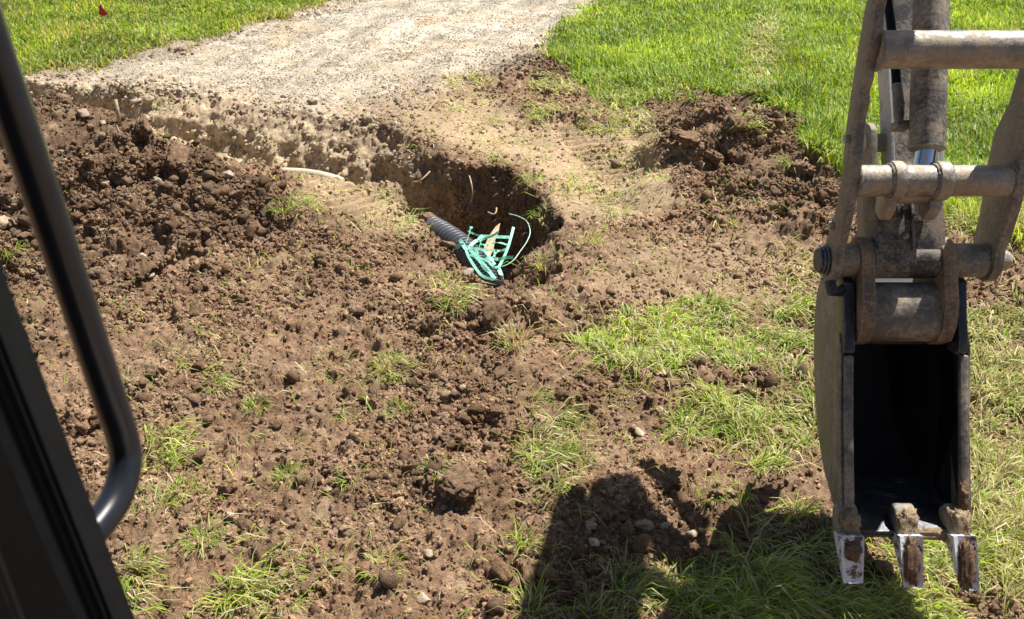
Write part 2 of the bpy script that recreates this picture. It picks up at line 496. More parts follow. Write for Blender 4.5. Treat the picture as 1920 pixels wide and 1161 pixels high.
    z = z * (1 - prof) + (-depth + 0.05 * vnoise(P, 2.4, 33)) * prof
    return z, sd, hp

# columns
ud = np.linspace(-0.64, 0.64, 661)
us = np.array([0.7, 0.8, 0.95, 1.2, 1.6, 2.2, 3.2, 5, 9])
U = np.concatenate([-us[::-1], ud, us]); NC = len(U)
yfine = np.concatenate([np.linspace(1.45, 9.0, 1700), np.linspace(9.01, 14.5, 300)])
zcw = yfine * CP + CAMH * SP
Xf = U[:, None] * zcw[None, :]
Yf = np.broadcast_to(yfine, Xf.shape)
Zf, _, _ = base_height(Xf, Yf)
ds = np.sqrt(np.diff(Yf, axis=1) ** 2 + np.diff(Zf, axis=1) ** 2) / zcw[None, 1:]
ds = np.concatenate([np.zeros((NC, 1)), np.cumsum(ds, 1)], 1)
# blend with the mean so that neighbouring columns stay in step
NR = 720
tt = np.linspace(0, 1, NR)
Yg = np.empty((NC, NR))
for c in range(NC):
    Yg[c] = np.interp(tt * ds[c, -1], ds[c], yfine)
for _ in range(6):   # smooth the row positions across columns
    Yg[1:-1] = 0.25 * Yg[:-2] + 0.5 * Yg[1:-1] + 0.25 * Yg[2:]
Xg = U[:, None] * (Yg * CP + CAMH * SP)
Zg, SDg, HPg = base_height(Xg, Yg)
B = np.stack([Xg, Yg, Zg], -1)
def grid_normals(Q):
    du = np.gradient(Q, axis=0); dv = np.gradient(Q, axis=1)
    n = np.cross(du, dv); n /= np.linalg.norm(n, axis=-1, keepdims=True) + 1e-9
    return n
NB = grid_normals(B)
PX, PY, PZ = project(B)

# ---- regions (evaluated where the surface stands)
nz1 = fbm(B, 3.0, 3, 40) * 26 + vnoise(B, 14, 44) * 8
def pmask(poly, soft=18, rough=1.0):
    return sstep(-soft, soft, poly_sd(PX + nz1 * rough, PY + nz1 * rough * 0.5, poly))
LAWN_L = [(-900, -300), (900, -160), (720, -30), (640, 0), (520, 32), (380, 74), (250, 104), (150, 132), (60, 140), (-900, 190)]
LAWN_R = [(1300, -200), (1165, -15), (1060, 62), (1030, 92), (1075, 150), (1110, 186), (1190, 206), (1270, 178), (1390, 172), (1450, 205),
          (1520, 228), (1490, 262), (1545, 300), (1575, 345), (1640, 385), (1760, 395), (1830, 440), (1930, 470), (3000, 480), (3000, -300)]
GRAV = [(-900, 200), (60, 140), (150, 132), (250, 104), (380, 74), (520, 32), (640, 0), (720, -30), (900, -160), (1300, -200), (1165, -15), (1060, 62),
        (1000, 100), (930, 130), (840, 160), (740, 190), (600, 214), (440, 186), (300, 166), (60, 149)]
mLL = pmask(LAWN_L, 13, .5); mLR = pmask(LAWN_R, 22, 1.7)
mGR = pmask(GRAV, 34, .6)
far = B[..., 1] > 13.5
mTR = sstep(-0.02, 0.06, SDg)
mWALL = mTR * sstep(0.9, 0.5, NB[..., 2])
mHEAP = sstep(0.03, 0.12, HPg) * (1 - mTR)
mMOUND = np.maximum(pmask([(1225, 330), (1230, 240), (1265, 190), (1390, 170), (1450, 205), (1530, 230), (1500, 265), (1550, 300), (1600, 345), (1600, 450), (1500, 460), (1400, 430), (1280, 380)], 26), 0)
# pressed, smoother tan soil
mPACK = np.maximum.reduce([pmask([(560, 330), (640, 335), (745, 352), (765, 400), (800, 430), (700, 430), (600, 380)], 18, .5),
                           pmask([(740, 200), (900, 170), (960, 200), (1100, 240), (1230, 240), (1250, 330), (1300, 380), (1180, 420), (1060, 400), (980, 300), (860, 280), (770, 240)], 22, .7),
                           pmask([(1100, 500), (1250, 430), (1520, 440), (1540, 560), (1400, 580), (1200, 570), (1090, 550)], 30, .8) * .45])
mPACK = mPACK * (1 - mTR)
mSOD = np.zeros_like(PX)          # where turf still covers the soil
GRASS_ELL = [  # px, py, rx, ry, density
    (1240, 640, 165, 75, 1.0), (1330, 600, 80, 40, .9), (1420, 650, 130, 60, .75), (1500, 600, 70, 60, .7), (1340, 790, 110, 75, .75), (1450, 830, 100, 65, .8),
    (1510, 740, 50, 120, .55), (1030, 850, 75, 95, .55), (1020, 930, 60, 40, .5), (1880, 850, 110, 330, 1.0), (1860, 620, 80, 50, .6), (1700, 1090, 260, 90, .9),
    (1400, 1100, 200, 75, .75), (1180, 1130, 200, 55, .7), (1480, 1000, 110, 70, .6), (1050, 1140, 100, 40, .6),
    (470, 1110, 110, 50, .42), (260, 1090, 60, 70, .42), (300, 860, 60, 110, .34), (400, 720, 60, 60, .3), (560, 690, 110, 40, .16), (720, 690, 70, 35, .22),
    (640, 770, 120, 60, .14), (540, 870, 60, 60, .14), (680, 890, 70, 30, .16), (380, 980, 60, 60, .25), (660, 1060, 110, 40, .16), (980, 1010, 60, 50, .2),
    (850, 540, 45, 45, .4), (640, 430, 110, 60, .14), (560, 385, 45, 35, .35), (770, 410, 40, 40, .3), (1150, 385, 90, 25, .28), (1060, 350, 60, 30, .3),
    (1160, 225, 90, 45, .5), (1040, 160, 70, 25, .6), (1000, 210, 50, 30, .5), (1090, 440, 60, 30, .25), (1480, 470, 70, 30, .22), (1290, 600, 150, 40, .5),
    (870, 150, 70, 14, .4), (930, 288, 50, 14, .3), (1500, 520, 60, 60, .35), (1420, 225, 60, 40, .45), (1350, 270, 50, 20, .25), (1500, 300, 60, 25, .3), (760, 560, 120, 60, .07), (1200, 740, 80, 60, .2), (1850, 430, 90, 40, .9)]
for (cx, cy, rx, ry, dn) in GRASS_ELL:
    r = np.hypot((PX - cx) / rx, (PY - cy) / ry) + nz1 / 70
    mSOD = np.maximum(mSOD, dn * sstep(1.08, 0.55, r))
patch = np.clip(0.5 + 0.9 * fbm(B, 7.0, 3, 60), 0, 1)
mSOD = mSOD * (1 - mTR) * (0.06 + 1.1 * sstep(.36, .66, patch))
mSOD = np.clip(mSOD, 0, 1)
mLAWN = np.clip(np.maximum(mLL, mLR), 0, 1) * (1 - mTR)

# ---- crumbly relief
rough = 1.0 - 0.82 * mPACK - 0.88 * np.maximum(mGR * (1 - mTR), mLAWN)
rough = np.clip(rough, 0.10, 1.0) * (1 - .45 * np.clip(mSOD, 0, 1))
rough = np.maximum(rough, mWALL * .9)
L1 = bumps(B, 6.5, 71); L2 = bumps(B, 15, 72); L3 = bumps(B, 34, 73); L4 = bumps(B, 70, 74)
big = np.clip(mHEAP * 1.0 + mMOUND * 1.25 + 0.38, 0, 1.3)
cl = sstep(-.25, .35, fbm(B, 2.2, 2, 81))
disp = rough * (0.040 * (L1 - .25) * big * (0.4 + .9 * cl) + 0.028 * (L2 - .3) * (.4 + .7 * cl) + 0.016 * (L3 - .35) * (.5 + .6 * cl) + 0.011 * (L4 - .35))
disp = disp + rough * (0.018 * fbm(B, 5.0, 3, 90) + 0.007 * fbm(B, 38, 3, 95) - 0.05 * np.clip(fbm(B, 8.5, 2, 93) - .32, 0, .5))
# stepped, torn walls
disp = disp + mWALL * (0.05 * vnoise(B * np.array([1, 1, .35]), 7, 97) + 0.03 * (bumps(B, 8, 98) - .4))
disp = disp + (mGR * (1 - mTR)) * (0.008 * (bumps(B, 22, 99) - .3) + .022 * fbm(B, 2.6, 4, 101)) + mLAWN * .015 * fbm(B, 6, 2, 103)
disp *= sstep(1.35, 1.7, B[..., 1])
Pd = B + NB * disp[..., None]

# ---- colours
frd = line_d(Xg, Yg, [(a_, b_, 0) for a_, b_ in TR[:10]])[0]
def C(*v): return np.array(v)
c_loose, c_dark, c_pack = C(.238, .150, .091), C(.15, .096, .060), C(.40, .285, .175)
c_grav, c_gravt = C(.45, .39, .305), C(.43, .335, .225)
nA = np.clip(.5 + .7 * fbm(B, 2.3, 4, 110), 0, 1)[..., None]
nB2 = np.clip(.5 + .8 * fbm(B, 9, 3, 115), 0, 1)[..., None]
col = c_loose * (0.82 + .36 * nA) + (nB2 - .5) * .05 * C(1, .8, .6)
col = col * (1 - np.clip(.30 * mHEAP + .12 * mMOUND, 0, 1)[..., None])        # fresher, darker dug soil
pale = np.clip(fbm(B, 11, 3, 118) * 1.6 - .25, 0, 1)[..., None]
col = col + pale * (c_pack - c_loose) * .55
col = col * (1 - mPACK[..., None]) + mPACK[..., None] * (c_pack * (.86 + .28 * nA))
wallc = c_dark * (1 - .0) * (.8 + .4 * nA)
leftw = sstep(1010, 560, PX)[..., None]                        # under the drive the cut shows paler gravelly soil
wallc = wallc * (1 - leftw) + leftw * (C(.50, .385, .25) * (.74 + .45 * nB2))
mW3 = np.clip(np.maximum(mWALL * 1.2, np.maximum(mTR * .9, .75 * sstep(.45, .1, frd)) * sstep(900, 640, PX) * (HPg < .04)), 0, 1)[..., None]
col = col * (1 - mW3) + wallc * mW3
mg = (mGR * (1 - mTR))[..., None]
rutn = fbm(np.stack([Xg * 2.2 - Yg * .55, Yg * .35, Xg * 0], -1), 1.6, 4, 121)[..., None]
gcol = c_grav * (.78 + .35 * nA + .42 * rutn) + (nB2 - .5) * .14
gdirt = np.clip(1.6 * fbm(B, 1.5, 4, 123) - .15, 0, .8)[..., None]
gcol = gcol * (1 - gdirt) + gdirt * C(.44, .34, .22) * (.8 + .4 * nB2)
tanm = np.clip(sstep(40, 190, PY) * (.35 + .9 * nA[..., 0]) , 0, 1)[..., None]
gcol = gcol * (1 - .55 * tanm) + c_gravt * tanm * .55
col = col * (1 - mg) + gcol * mg
ml = np.clip(mLAWN + .5 * mSOD, 0, 1)[..., None]
col = col * (1 - ml * .8) + C(.10, .095, .04) * ml * .8
col = np.clip(col, .02, .8)

# ---- far and behind rows, then split by class into objects
def add_rows(Pd, col):
    first = Pd[:, :1].copy(); last = Pd[:, -1:].copy()
    fr = []; fc = []
    for yy, k in ((-60, 12), (-8, 3), (0.2, 1.0)):
        r = first.copy(); r[..., 1] = yy; r[..., 0] *= k; r[..., 2] = -0.02; fr.append(r); fc.append(col[:, :1])
    br = []; bc = []
    for yy in (15.5, 18, 24, 40, 90, 300, 1500):
        r = last.copy(); r[..., 0] = U[:, None] * (yy * CP + CAMH * SP); r[..., 1] = yy; r[..., 2] = 0; br.append(r); bc.append(col[:, -1:])
    return np.concatenate(fr + [Pd] + br, 1), np.concatenate(fc + [col] + bc, 1)
Pall, Call = add_rows(Pd, col)
R0 = 3
NRA = Pall.shape[1]
idx = np.arange(NC * NRA).reshape(NC, NRA)
quads = np.stack([idx[:-1, :-1], idx[1:, :-1], idx[1:, 1:], idx[:-1, 1:]], -1)
cls = np.zeros((NC, NR), np.int32)                       # 0 ground
cls[(mGR > .5) & (mTR < .5)] = 1                         # driveway
cls[(mLL > .5) & (mTR < .5)] = 2                         # lawn left
cls[(mLR > .5) & (mTR < .5)] = 3                         # lawn right
cls[(mHEAP > .5)] = 4
cls[(mMOUND > .5) & (mLR <= .5) & (mTR < .5)] = 5
cls[(mTR > .5)] = 6
clsA = np.zeros((NC, NRA), np.int32); clsA[:, R0:R0 + NR] = cls; clsA[:, R0 + NR:] = cls[:, -1:]
qc = clsA[:-1, :-1]
Vall = Pall.reshape(-1, 3); Cf = Call.reshape(-1, 3)
NORM = grid_normals(Pd)
def sub_terrain(name, c, label=None, cat=None, kind='structure'):
    q = quads[qc == c]
    if not len(q): return None
    used = np.unique(q); remap = np.zeros(len(Vall), np.int64); remap[used] = np.arange(len(used))
    o = obj(name, mesh_np(name, Vall[used], remap[q], M_SOIL, Cf[used]))
    if kind: o['kind'] = kind
    if label: tag(o, label, cat)
    return o
sub_terrain('ground', 0, 'bare brown turned earth with clods and grass scraps', 'ground')
sub_terrain('driveway', 1, 'pale gravel driveway running up to the trench', 'driveway')
sub_terrain('lawn', 2, 'soil under the lawn left of the driveway', 'lawn')
sub_terrain('lawn', 3, 'soil under the lawn right of the driveway', 'lawn')
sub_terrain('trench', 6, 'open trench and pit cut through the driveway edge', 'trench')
sub_terrain('soil_heap', 4, 'large heap of loose brown soil on the left beside the trench', 'soil heap', None)
sub_terrain('soil_mound', 5, 'lower mound of torn up soil and sods below the right lawn', 'soil heap', None)

# ---- surface sampling
Fa, Fb, Fc_, Fd = Pd[:-1, :-1], Pd[1:, :-1], Pd[1:, 1:], Pd[:-1, 1:]
AREA = .5 * np.linalg.norm(np.cross(Fc_ - Fa, Fd - Fb), axis=-1)
PXd, PYd, PZd = project(Pd)
def qmean(m): return .25 * (m[:-1, :-1] + m[1:, :-1] + m[1:, 1:] + m[:-1, 1:])
INVIEW = ((PXd > -160) & (PXd < 2080) & (PYd > -110) & (PYd < 1240))[:-1, :-1]
def sample(density, n):
    """n surface points with probability density (per m2) given on the quads"""
    w = (density * AREA * INVIEW).ravel(); cw = np.cumsum(w)
    k = np.searchsorted(cw, rng.random(n) * cw[-1]); k = np.minimum(k, len(cw) - 1)
    i, j = np.unravel_index(k, density.shape)
    a, b = rng.random(n)[:, None], rng.random(n)[:, None]
    P = (Pd[i, j] * (1 - a) + Pd[i + 1, j] * a) * (1 - b) + (Pd[i, j + 1] * (1 - a) + Pd[i + 1, j + 1] * a) * b
    return P, NORM[i, j], i, j
def hit(px, py, tol=5.0):
    m = (np.abs(PXd - px) < tol) & (np.abs(PYd - py) < tol)
    if not m.any(): return G(px, py)
    ii, jj = np.where(m); k = np.argmin(PZd[ii, jj])
    return Pd[ii[k], jj[k]].copy()

# ================================================================== LOOSE CLODS, STONES, GRAVEL
def ico(sub):
    bm = bmesh.new(); bmesh.ops.create_icosphere(bm, subdivisions=sub, radius=1.0)
    V = np.array([v.co[:] for v in bm.verts]); T = np.array([[v.index for v in f.verts] for f in bm.faces]); bm.free()
    return V, T
ICO1, ICO2, ICO3, ICO4 = ico(1), ico(2), ico(3), ico(4)
def lumpy(V, seed, amt, angular=False):
    off = np.array([seed * 7.3, seed * 3.1, seed * 5.7])
    d = 1 + amt * fbm(V + off, 1.3, 3, seed)[:, None]
    W = V * d
    if angular:
        r = np.random.default_rng(seed)
        for _ in range(7):
            n = r.normal(size=3); n /= np.linalg.norm(n); c = r.uniform(.55, .8)
            s = W @ n; W = W - np.clip(s - c, 0, None)[:, None] * n
    s = np.random.default_rng(seed + 50).uniform(.75, 1.2, 3)
    return W * s
def rotmats(n, tilt=math.pi):
    q = rng.normal(size=(n, 4)); q /= np.linalg.norm(q, axis=1, keepdims=True)
    w, x, y, z = q.T
    return np.stack([np.stack([1 - 2 * (y * y + z * z), 2 * (x * y - z * w), 2 * (x * z + y * w)], -1),
                     np.stack([2 * (x * y + z * w), 1 - 2 * (x * x + z * z), 2 * (y * z - x * w)], -1),
                     np.stack([2 * (x * z - y * w), 2 * (y * z + x * w), 1 - 2 * (x * x + y * y)], -1)], 1)
def scatter_mesh(name, templates, P, Nn, size, colr, sink, mat, label, cat):
    Vs, Ts, Cs = [], [], []; off = 0
    which = rng.integers(0, len(templates), len(P))
    for t, (TV, TT) in enumerate(templates):
        k = np.where(which == t)[0]
        if not len(k): continue
        R = rotmats(len(k))
        W = np.einsum('nij,vj->nvi', R, TV) * size[k][:, None, None]
        W = W + (P[k] + Nn[k] * (size[k] * sink)[:, None])[:, None, :]
        Vs.append(W.reshape(-1, 3)); Cs.append(np.repeat(colr[k], len(TV), 0))
        Ts.append((TT[None] + (np.arange(len(k)) * len(TV))[:, None, None] + off).reshape(-1, 3)); off += len(k) * len(TV)
    o = obj(name, mesh_np(name, np.concatenate(Vs), np.concatenate(Ts), mat, np.concatenate(Cs)))
    return tag(o, label, cat, kind='stuff')
soil_d = np.clip(1 - mPACK * .85 - mGR * (1 - mTR) - mLAWN - .5 * mSOD, 0, 1)
leftcut = np.maximum(mTR, sstep(.40, .1, frd)) * sstep(820, 640, PX) * (HPg < .05)
soil_d = np.maximum(soil_d, mWALL * .5) * (1 - .72 * leftcut)
clump = np.clip(.25 + 1.3 * fbm(B, 1.8, 3, 130), 0.05, 1.4)
dens = qmean(soil_d * clump * (1 + .8 * mHEAP + .5 * mMOUND)) / (qmean(PZ) ** 1.1)
T1 = [(lumpy(ICO1[0], s, .8, s % 2 == 0), ICO1[1]) for s in range(1, 9)]
T2 = [(lumpy(ICO2[0], s, .8, True) * (1 + .22 * fbm(ICO2[0], 5, 2, s)[:, None]), ICO2[1]) for s in range(11, 21)]
def soilcol(n, i, j):
    return np.clip(Call[:, R0:R0 + NR][i, j] * rng.uniform(.72, 1.3, n)[:, None] + rng.normal(0, .010, (n, 1)), .03, .6)
def crumb_tree():
    """geometry nodes: broken little lumps on the points, turned and sized by the points' own attributes"""
    ng = bpy.data.node_groups.new('crumbs', 'GeometryNodeTree')
    ng.interface.new_socket('Geometry', in_out='INPUT', socket_type='NodeSocketGeometry')
    ng.interface.new_socket('Geometry', in_out='OUTPUT', socket_type='NodeSocketGeometry')
    nn, lk = ng.nodes, ng.links
    gi, go = nn.new('NodeGroupInput'), nn.new('NodeGroupOutput')
    g2i = nn.new('GeometryNodeGeometryToInstance')
    for k in range(6):
        ic = nn.new('GeometryNodeMeshIcoSphere'); ic.inputs['Radius'].default_value = 1.0; ic.inputs['Subdivisions'].default_value = 2
        nz = nn.new('ShaderNodeTexNoise'); nz.noise_dimensions = '4D'; nz.inputs['W'].default_value = 3.7 * k; nz.inputs['Scale'].default_value = .95; nz.inputs['Detail'].default_value = 2.0
        sb = nn.new('ShaderNodeVectorMath'); sb.operation = 'SUBTRACT'; sb.inputs[1].default_value = (.5, .5, .5)
        sc_ = nn.new('ShaderNodeVectorMath'); sc_.operation = 'SCALE'; sc_.inputs['Scale'].default_value = 2.6
        sp = nn.new('GeometryNodeSetPosition')
        lk.new(nz.outputs['Color'], sb.inputs[0]); lk.new(sb.outputs[0], sc_.inputs[0]); lk.new(sc_.outputs[0], sp.inputs['Offset'])
        lk.new(ic.outputs['Mesh'], sp.inputs['Geometry'])
        sm = nn.new('GeometryNodeSetMaterial'); sm.inputs['Material'].default_value = M_CRUMB
        lk.new(sp.outputs[0], sm.inputs['Geometry']); lk.new(sm.outputs[0], g2i.inputs[0])
    ip = nn.new('GeometryNodeInstanceOnPoints'); ip.inputs['Pick Instance'].default_value = True
    def at(nm, ty):
        a_ = nn.new('GeometryNodeInputNamedAttribute'); a_.data_type = ty; a_.inputs['Name'].default_value = nm
        return [o_ for o_ in a_.outputs if o_.enabled and o_.name == 'Attribute'][0]
    er = nn.new('FunctionNodeEulerToRotation'); lk.new(at('turn', 'FLOAT_VECTOR'), er.inputs[0]); lk.new(er.outputs[0], ip.inputs['Rotation'])
    lk.new(at('dims', 'FLOAT_VECTOR'), ip.inputs['Scale']); lk.new(at('pick', 'INT'), ip.inputs['Instance Index'])
    lk.new(gi.outputs[0], ip.inputs['Points']); lk.new(g2i.outputs[0], ip.inputs['Instance']); lk.new(ip.outputs[0], go.inputs[0])
    return ng
M_CRUMB = soil_material('crumb_soil', True, bump=0.004)
for nd in M_CRUMB.node_tree.nodes:
    if nd.type == 'ATTRIBUTE': nd.attribute_type = 'INSTANCER'
CRUMBS = crumb_tree()
def crumb_obj(name, P, Nn, size, colr, sink, label, cat):
    n = len(P); me = bpy.data.meshes.new(name); me.vertices.add(n)
    me.vertices.foreach_set('co', np.ascontiguousarray(P + Nn * (size * sink)[:, None], np.float32).ravel())
    a_ = me.attributes.new('turn', 'FLOAT_VECTOR', 'POINT'); a_.data.foreach_set('vector', rng.uniform(0, 6.28, (n, 3)).astype(np.float32).ravel())
    a_ = me.attributes.new('dims', 'FLOAT_VECTOR', 'POINT'); a_.data.foreach_set('vector', (size[:, None] * rng.uniform(.7, 1.25, (n, 3))).astype(np.float32).ravel())
    a_ = me.attributes.new('pick', 'INT', 'POINT'); a_.data.foreach_set('value', rng.integers(0, 6, n).astype(np.int32))
    a_ = me.attributes.new('albedo', 'FLOAT_COLOR', 'POINT'); a_.data.foreach_set('color', np.concatenate([colr, np.ones((n, 1))], 1).astype(np.float32).ravel())
    me.update(); me.materials.append(M_CRUMB)
    o = obj(name, me); md = o.modifiers.new('crumbs', 'NODES'); md.node_group = CRUMBS
    return tag(o, label, cat, kind='stuff')
n = 110000
P, Nn, i, j = sample(dens + .12 * qmean(soil_d) / qmean(PZ) ** 1.1, n)
size = .0032 + .0085 * rng.random(n) ** 3.0
size *= (.72 + .10 * P[:, 1])
crumb_obj('soil_crumbs', P, Nn, size, soilcol(n, i, j), .2, 'small loose crumbs of brown soil strewn over the turned earth', 'soil crumbs')
n = 2300
P, Nn, i, j = sample(dens, n)
size = .013 + .022 * rng.random(n) ** 2.6
size *= (.8 + .06 * P[:, 1])
scatter_mesh('soil_lumps', T2, P, Nn, size, soilcol(n, i, j), .2, M_CLOD, 'fist sized and smaller lumps of soil lying on the turned earth', 'soil lumps')
# gravel on the drive and in the cut below it
gd = np.clip(mGR * (1 - mTR), 0, 1) * (.4 + 1.2 * sstep(-.1, .5, fbm(B, 2.5, 3, 140)))
rimband = sstep(.36, .05, frd + .1 * vnoise(B, 3, 141)) * sstep(.16, .0, SDg) * sstep(800, 690, PX)
gd0 = gd
n = 20000
P, Nn, i, j = sample(qmean(gd0) / qmean(PZ) ** 1.2, n)
size = .005 + .008 * rng.random(n) ** 3
gc = np.array([.42, .37, .30]) * rng.uniform(.78, 1.2, (n, 1)) + rng.normal(0, .012, (n, 3))
OC = (np.array([[1, 0, 0], [-1, 0, 0], [0, 1, 0], [0, -1, 0], [0, 0, 1], [0, 0, -1.]]), np.array([[0, 2, 4], [2, 1, 4], [1, 3, 4], [3, 0, 4], [2, 0, 5], [1, 2, 5], [3, 1, 5], [0, 3, 5]]))
OCT = [(OC[0] * np.random.default_rng(s_).uniform(.6, 1.3, (6, 1)), OC[1]) for s_ in range(31, 39)]
scatter_mesh('gravel', OCT, P, Nn, size, np.clip(gc, .05, .75), .1, M_CLOD, 'fine pale gravel strewn over the driveway', 'gravel')
n = 1700
P, Nn, i, j = sample(qmean(2.2 * rimband * (.2 + sstep(-.1, .4, fbm(B, 3, 2, 143))) + .6 * mWALL * sstep(760, 600, PX)) / qmean(PZ) ** 1.2, n)
size = .007 + .019 * rng.random(n) ** 2.4
gc = np.array([.43, .345, .24]) * rng.uniform(.65, 1.35, (n, 1)) + rng.normal(0, .015, (n, 3))
OCR = [(lumpy(ICO1[0], s_, .4, True), ICO1[1]) for s_ in range(31, 37)]
scatter_mesh('rim_gravel', OCR, P, Nn, size, np.clip(gc, .05, .75), .1, M_CLOD, 'coarser tan gravel and crumbs along the cut driveway edge', 'gravel')

# ---- single clods and stones
def lump_mesh(name, seed, amt, ang, mat, colr, sub=ICO3, flat=1.0, fine=.10):
    V = lumpy(sub[0], seed, amt, ang)
    V = V * (1 + fine * fbm(V * 1.0, 4.5, 3, seed + 9)[:, None]); V[:, 2] *= flat
    nn = fbm(V, 3.0, 3, seed + 3)[:, None]
    c = np.array(colr)[None] * (1 + .3 * nn)
    return mesh_np(name, V, sub[1], mat, np.clip(c, .03, .7))
CLODS = [lump_mesh('soil_clod', 200 + s, .75, True, M_CLOD, (.25, .158, .096), ICO3, .8, .42) for s in range(12)]
STONES = [lump_mesh('stone', 300 + s, .4, True, M_STONE, (.4, .35, .3), ICO3, .75, .10) for s in range(6)]
def place(kind, meshes, px, py, rpx, label, group=None, cat=None, k=None, lift=.3, squash=None, rot=None, loc=None):
    p = hit(px, py) if loc is None else np.array(loc)
    r = rpx / FPX * project(p)[2]
    o = obj(kind, meshes[random.randrange(len(meshes)) if k is None else k])
    o.location = Vector(p) + Vector((0, 0, r * lift))
    o.scale = [r * s for s in (squash or (1.1, 1, .8))]
    o.rotation_euler = rot or (random.uniform(-.4, .4), random.uniform(-.4, .4), random.uniform(0, 6.28))
    tag(o, label, cat or kind.replace('_', ' '), group)
    return o
LANDMARKS = [((880, 480), 'the black pipe'), ((870, 918), 'the broad flat clod'), ((1200, 980), 'the rounded shadow'), ((240, 860), 'the handle bend'), ((1690, 800), 'the bucket'),
             ((945, 605), 'the upright soil slabs'), ((730, 690), 'the leaning green clump'), ((470, 1110), 'the bottom left grass clump'), ((1240, 650), 'the green grass patch'), ((100, 420), 'the handle bar'),
             ((226, 215), 'the short stick'), ((424, 327), 'the smooth brown cobble'), ((570, 330), 'the cream pipe'), ((540, 380), 'the grass at the heap foot'), ((1395, 230), 'the hanging sod'),
             ((1480, 310), 'the grass on the mound shoulder'), ((1180, 300), 'the track prints'), ((330, 300), 'the crest clods'), ((1030, 860), 'the middle grass patch'), ((540, 880), 'the compact green tuft'),
             ((790, 1120), 'the round tan stone'), ((620, 914), 'the pale foreground stone'), ((160, 212), 'the pale heap stone'), ((350, 480), 'the middle of the heap'), ((430, 620), 'the heap foot'), ((740, 186), 'the dark rim stone')]
def whereabouts(p):
    px, py, _ = project(np.asarray(p)); px, py = float(px), float(py)
    (lx, ly), nm = min(LANDMARKS, key=lambda t: (t[0][0] - px) ** 2 + (t[0][1] - py) ** 2)
    dx, dy = px - lx, py - ly
    d = ('just ' if math.hypot(dx, dy) < 60 else '') + (('right of ' if dx > 0 else 'left of ') if abs(dx) > abs(dy) else ('below ' if dy > 0 else 'above '))
    return d + nm
def sizeword(r, lo, hi):
    t = (r - lo) / (hi - lo); return 'small' if t < .2 else 'middling' if t < .55 else 'large'
BIGCLOD = [lump_mesh('soil_clod', 400 + s, .35, True, M_CLOD, (.255, .163, .10), ICO4, 1.0, .30) for s in range(6)]
for (px, py, r, k, sq, rot, lb) in (
        (928, 602, 30, 0, (1.0, .45, .9), (-.5, .15, .2), 'largest upright slab of soil below the pit'),
        (1003, 606, 21, 1, (.55, .45, 1.25), (0.1, .05, .3), 'narrow upright slab of soil beside the dry stalk tuft'),
        (985, 568, 17, 2, (1.1, .8, .8), None, 'soil clod at the top edge of the upright slabs'),
        (868, 918, 42, 3, (1.15, .8, .42), (.1, -.15, .4), 'broad flat soil clod with a dark shadow in the foreground'),
        (770, 880, 22, 4, (1, .9, .9), None, 'rounded soil clod left of the broad flat one'),
        (930, 775, 19, 5, (1, .9, 1.1), None, 'dark standing clod left of the middle grass patch'),
        (815, 610, 20, 0, (1.2, .8, .8), None, 'clod left of the largest upright soil slab'),
        (925, 880, 18, 1, (1, .9, .8), None, 'clod just right of the broad flat clod'),
        (855, 828, 22, 2, (1.2, .9, .6), None, 'low clod above the broad flat clod'),
        (1350, 655, 13, 3, (1, 1, .9), None, 'clod lying in the green grass patch right of centre'),
        (425, 920, 16, 4, (1, .9, .9), None, 'soil clod by the grass near the handle bar bend'),
        (1250, 905, 26, 5, (1, .9, .8), None, 'big clod on the upper edge of the rounded shadow'),
        (1085, 925, 22, 0, (1, .8, .7), None, 'clod on the left upper edge of the rounded shadow'),
        (980, 915, 17, 3, (1, .8, .7), None, 'clod between the flat clod and the shadow'),
        (330, 300, 24, 1, (1.3, .7, .8), None, 'overhanging clod on the crest of the soil heap'),
        (270, 245, 22, 2, (1.4, .8, .9), None, 'dark clod high on the crest of the soil heap'),
        (122, 190, 17, 3, (1.1, .8, .9), None, 'topmost clod on the soil heap beside the trench end')):
    place('soil_clod', BIGCLOD, px, py, r, lb, None, 'clod', k, .35, sq, rot)
for (px, py, r, k, sq, rot, lb) in (
        (1378, 236, 30, 4, (1.2, .8, .6), (.3, -.1, 1.0), 'torn block of turf on the middle of the right mound'),
        (1290, 262, 26, 5, (1.3, .8, .7), (.1, .2, .2), 'dark soil block at the steep left edge of the right mound'),
        (1500, 318, 26, 1, (1.3, .8, .6), (.2, .1, 2.0), 'soil block on the right shoulder of the right mound'),
        (1345, 300, 20, 3, (1.2, .9, .7), None, 'soil block low on the front of the right mound')):
    place('sod_block', BIGCLOD, px, py, r, lb, None, 'sod', k, .15, sq, rot)
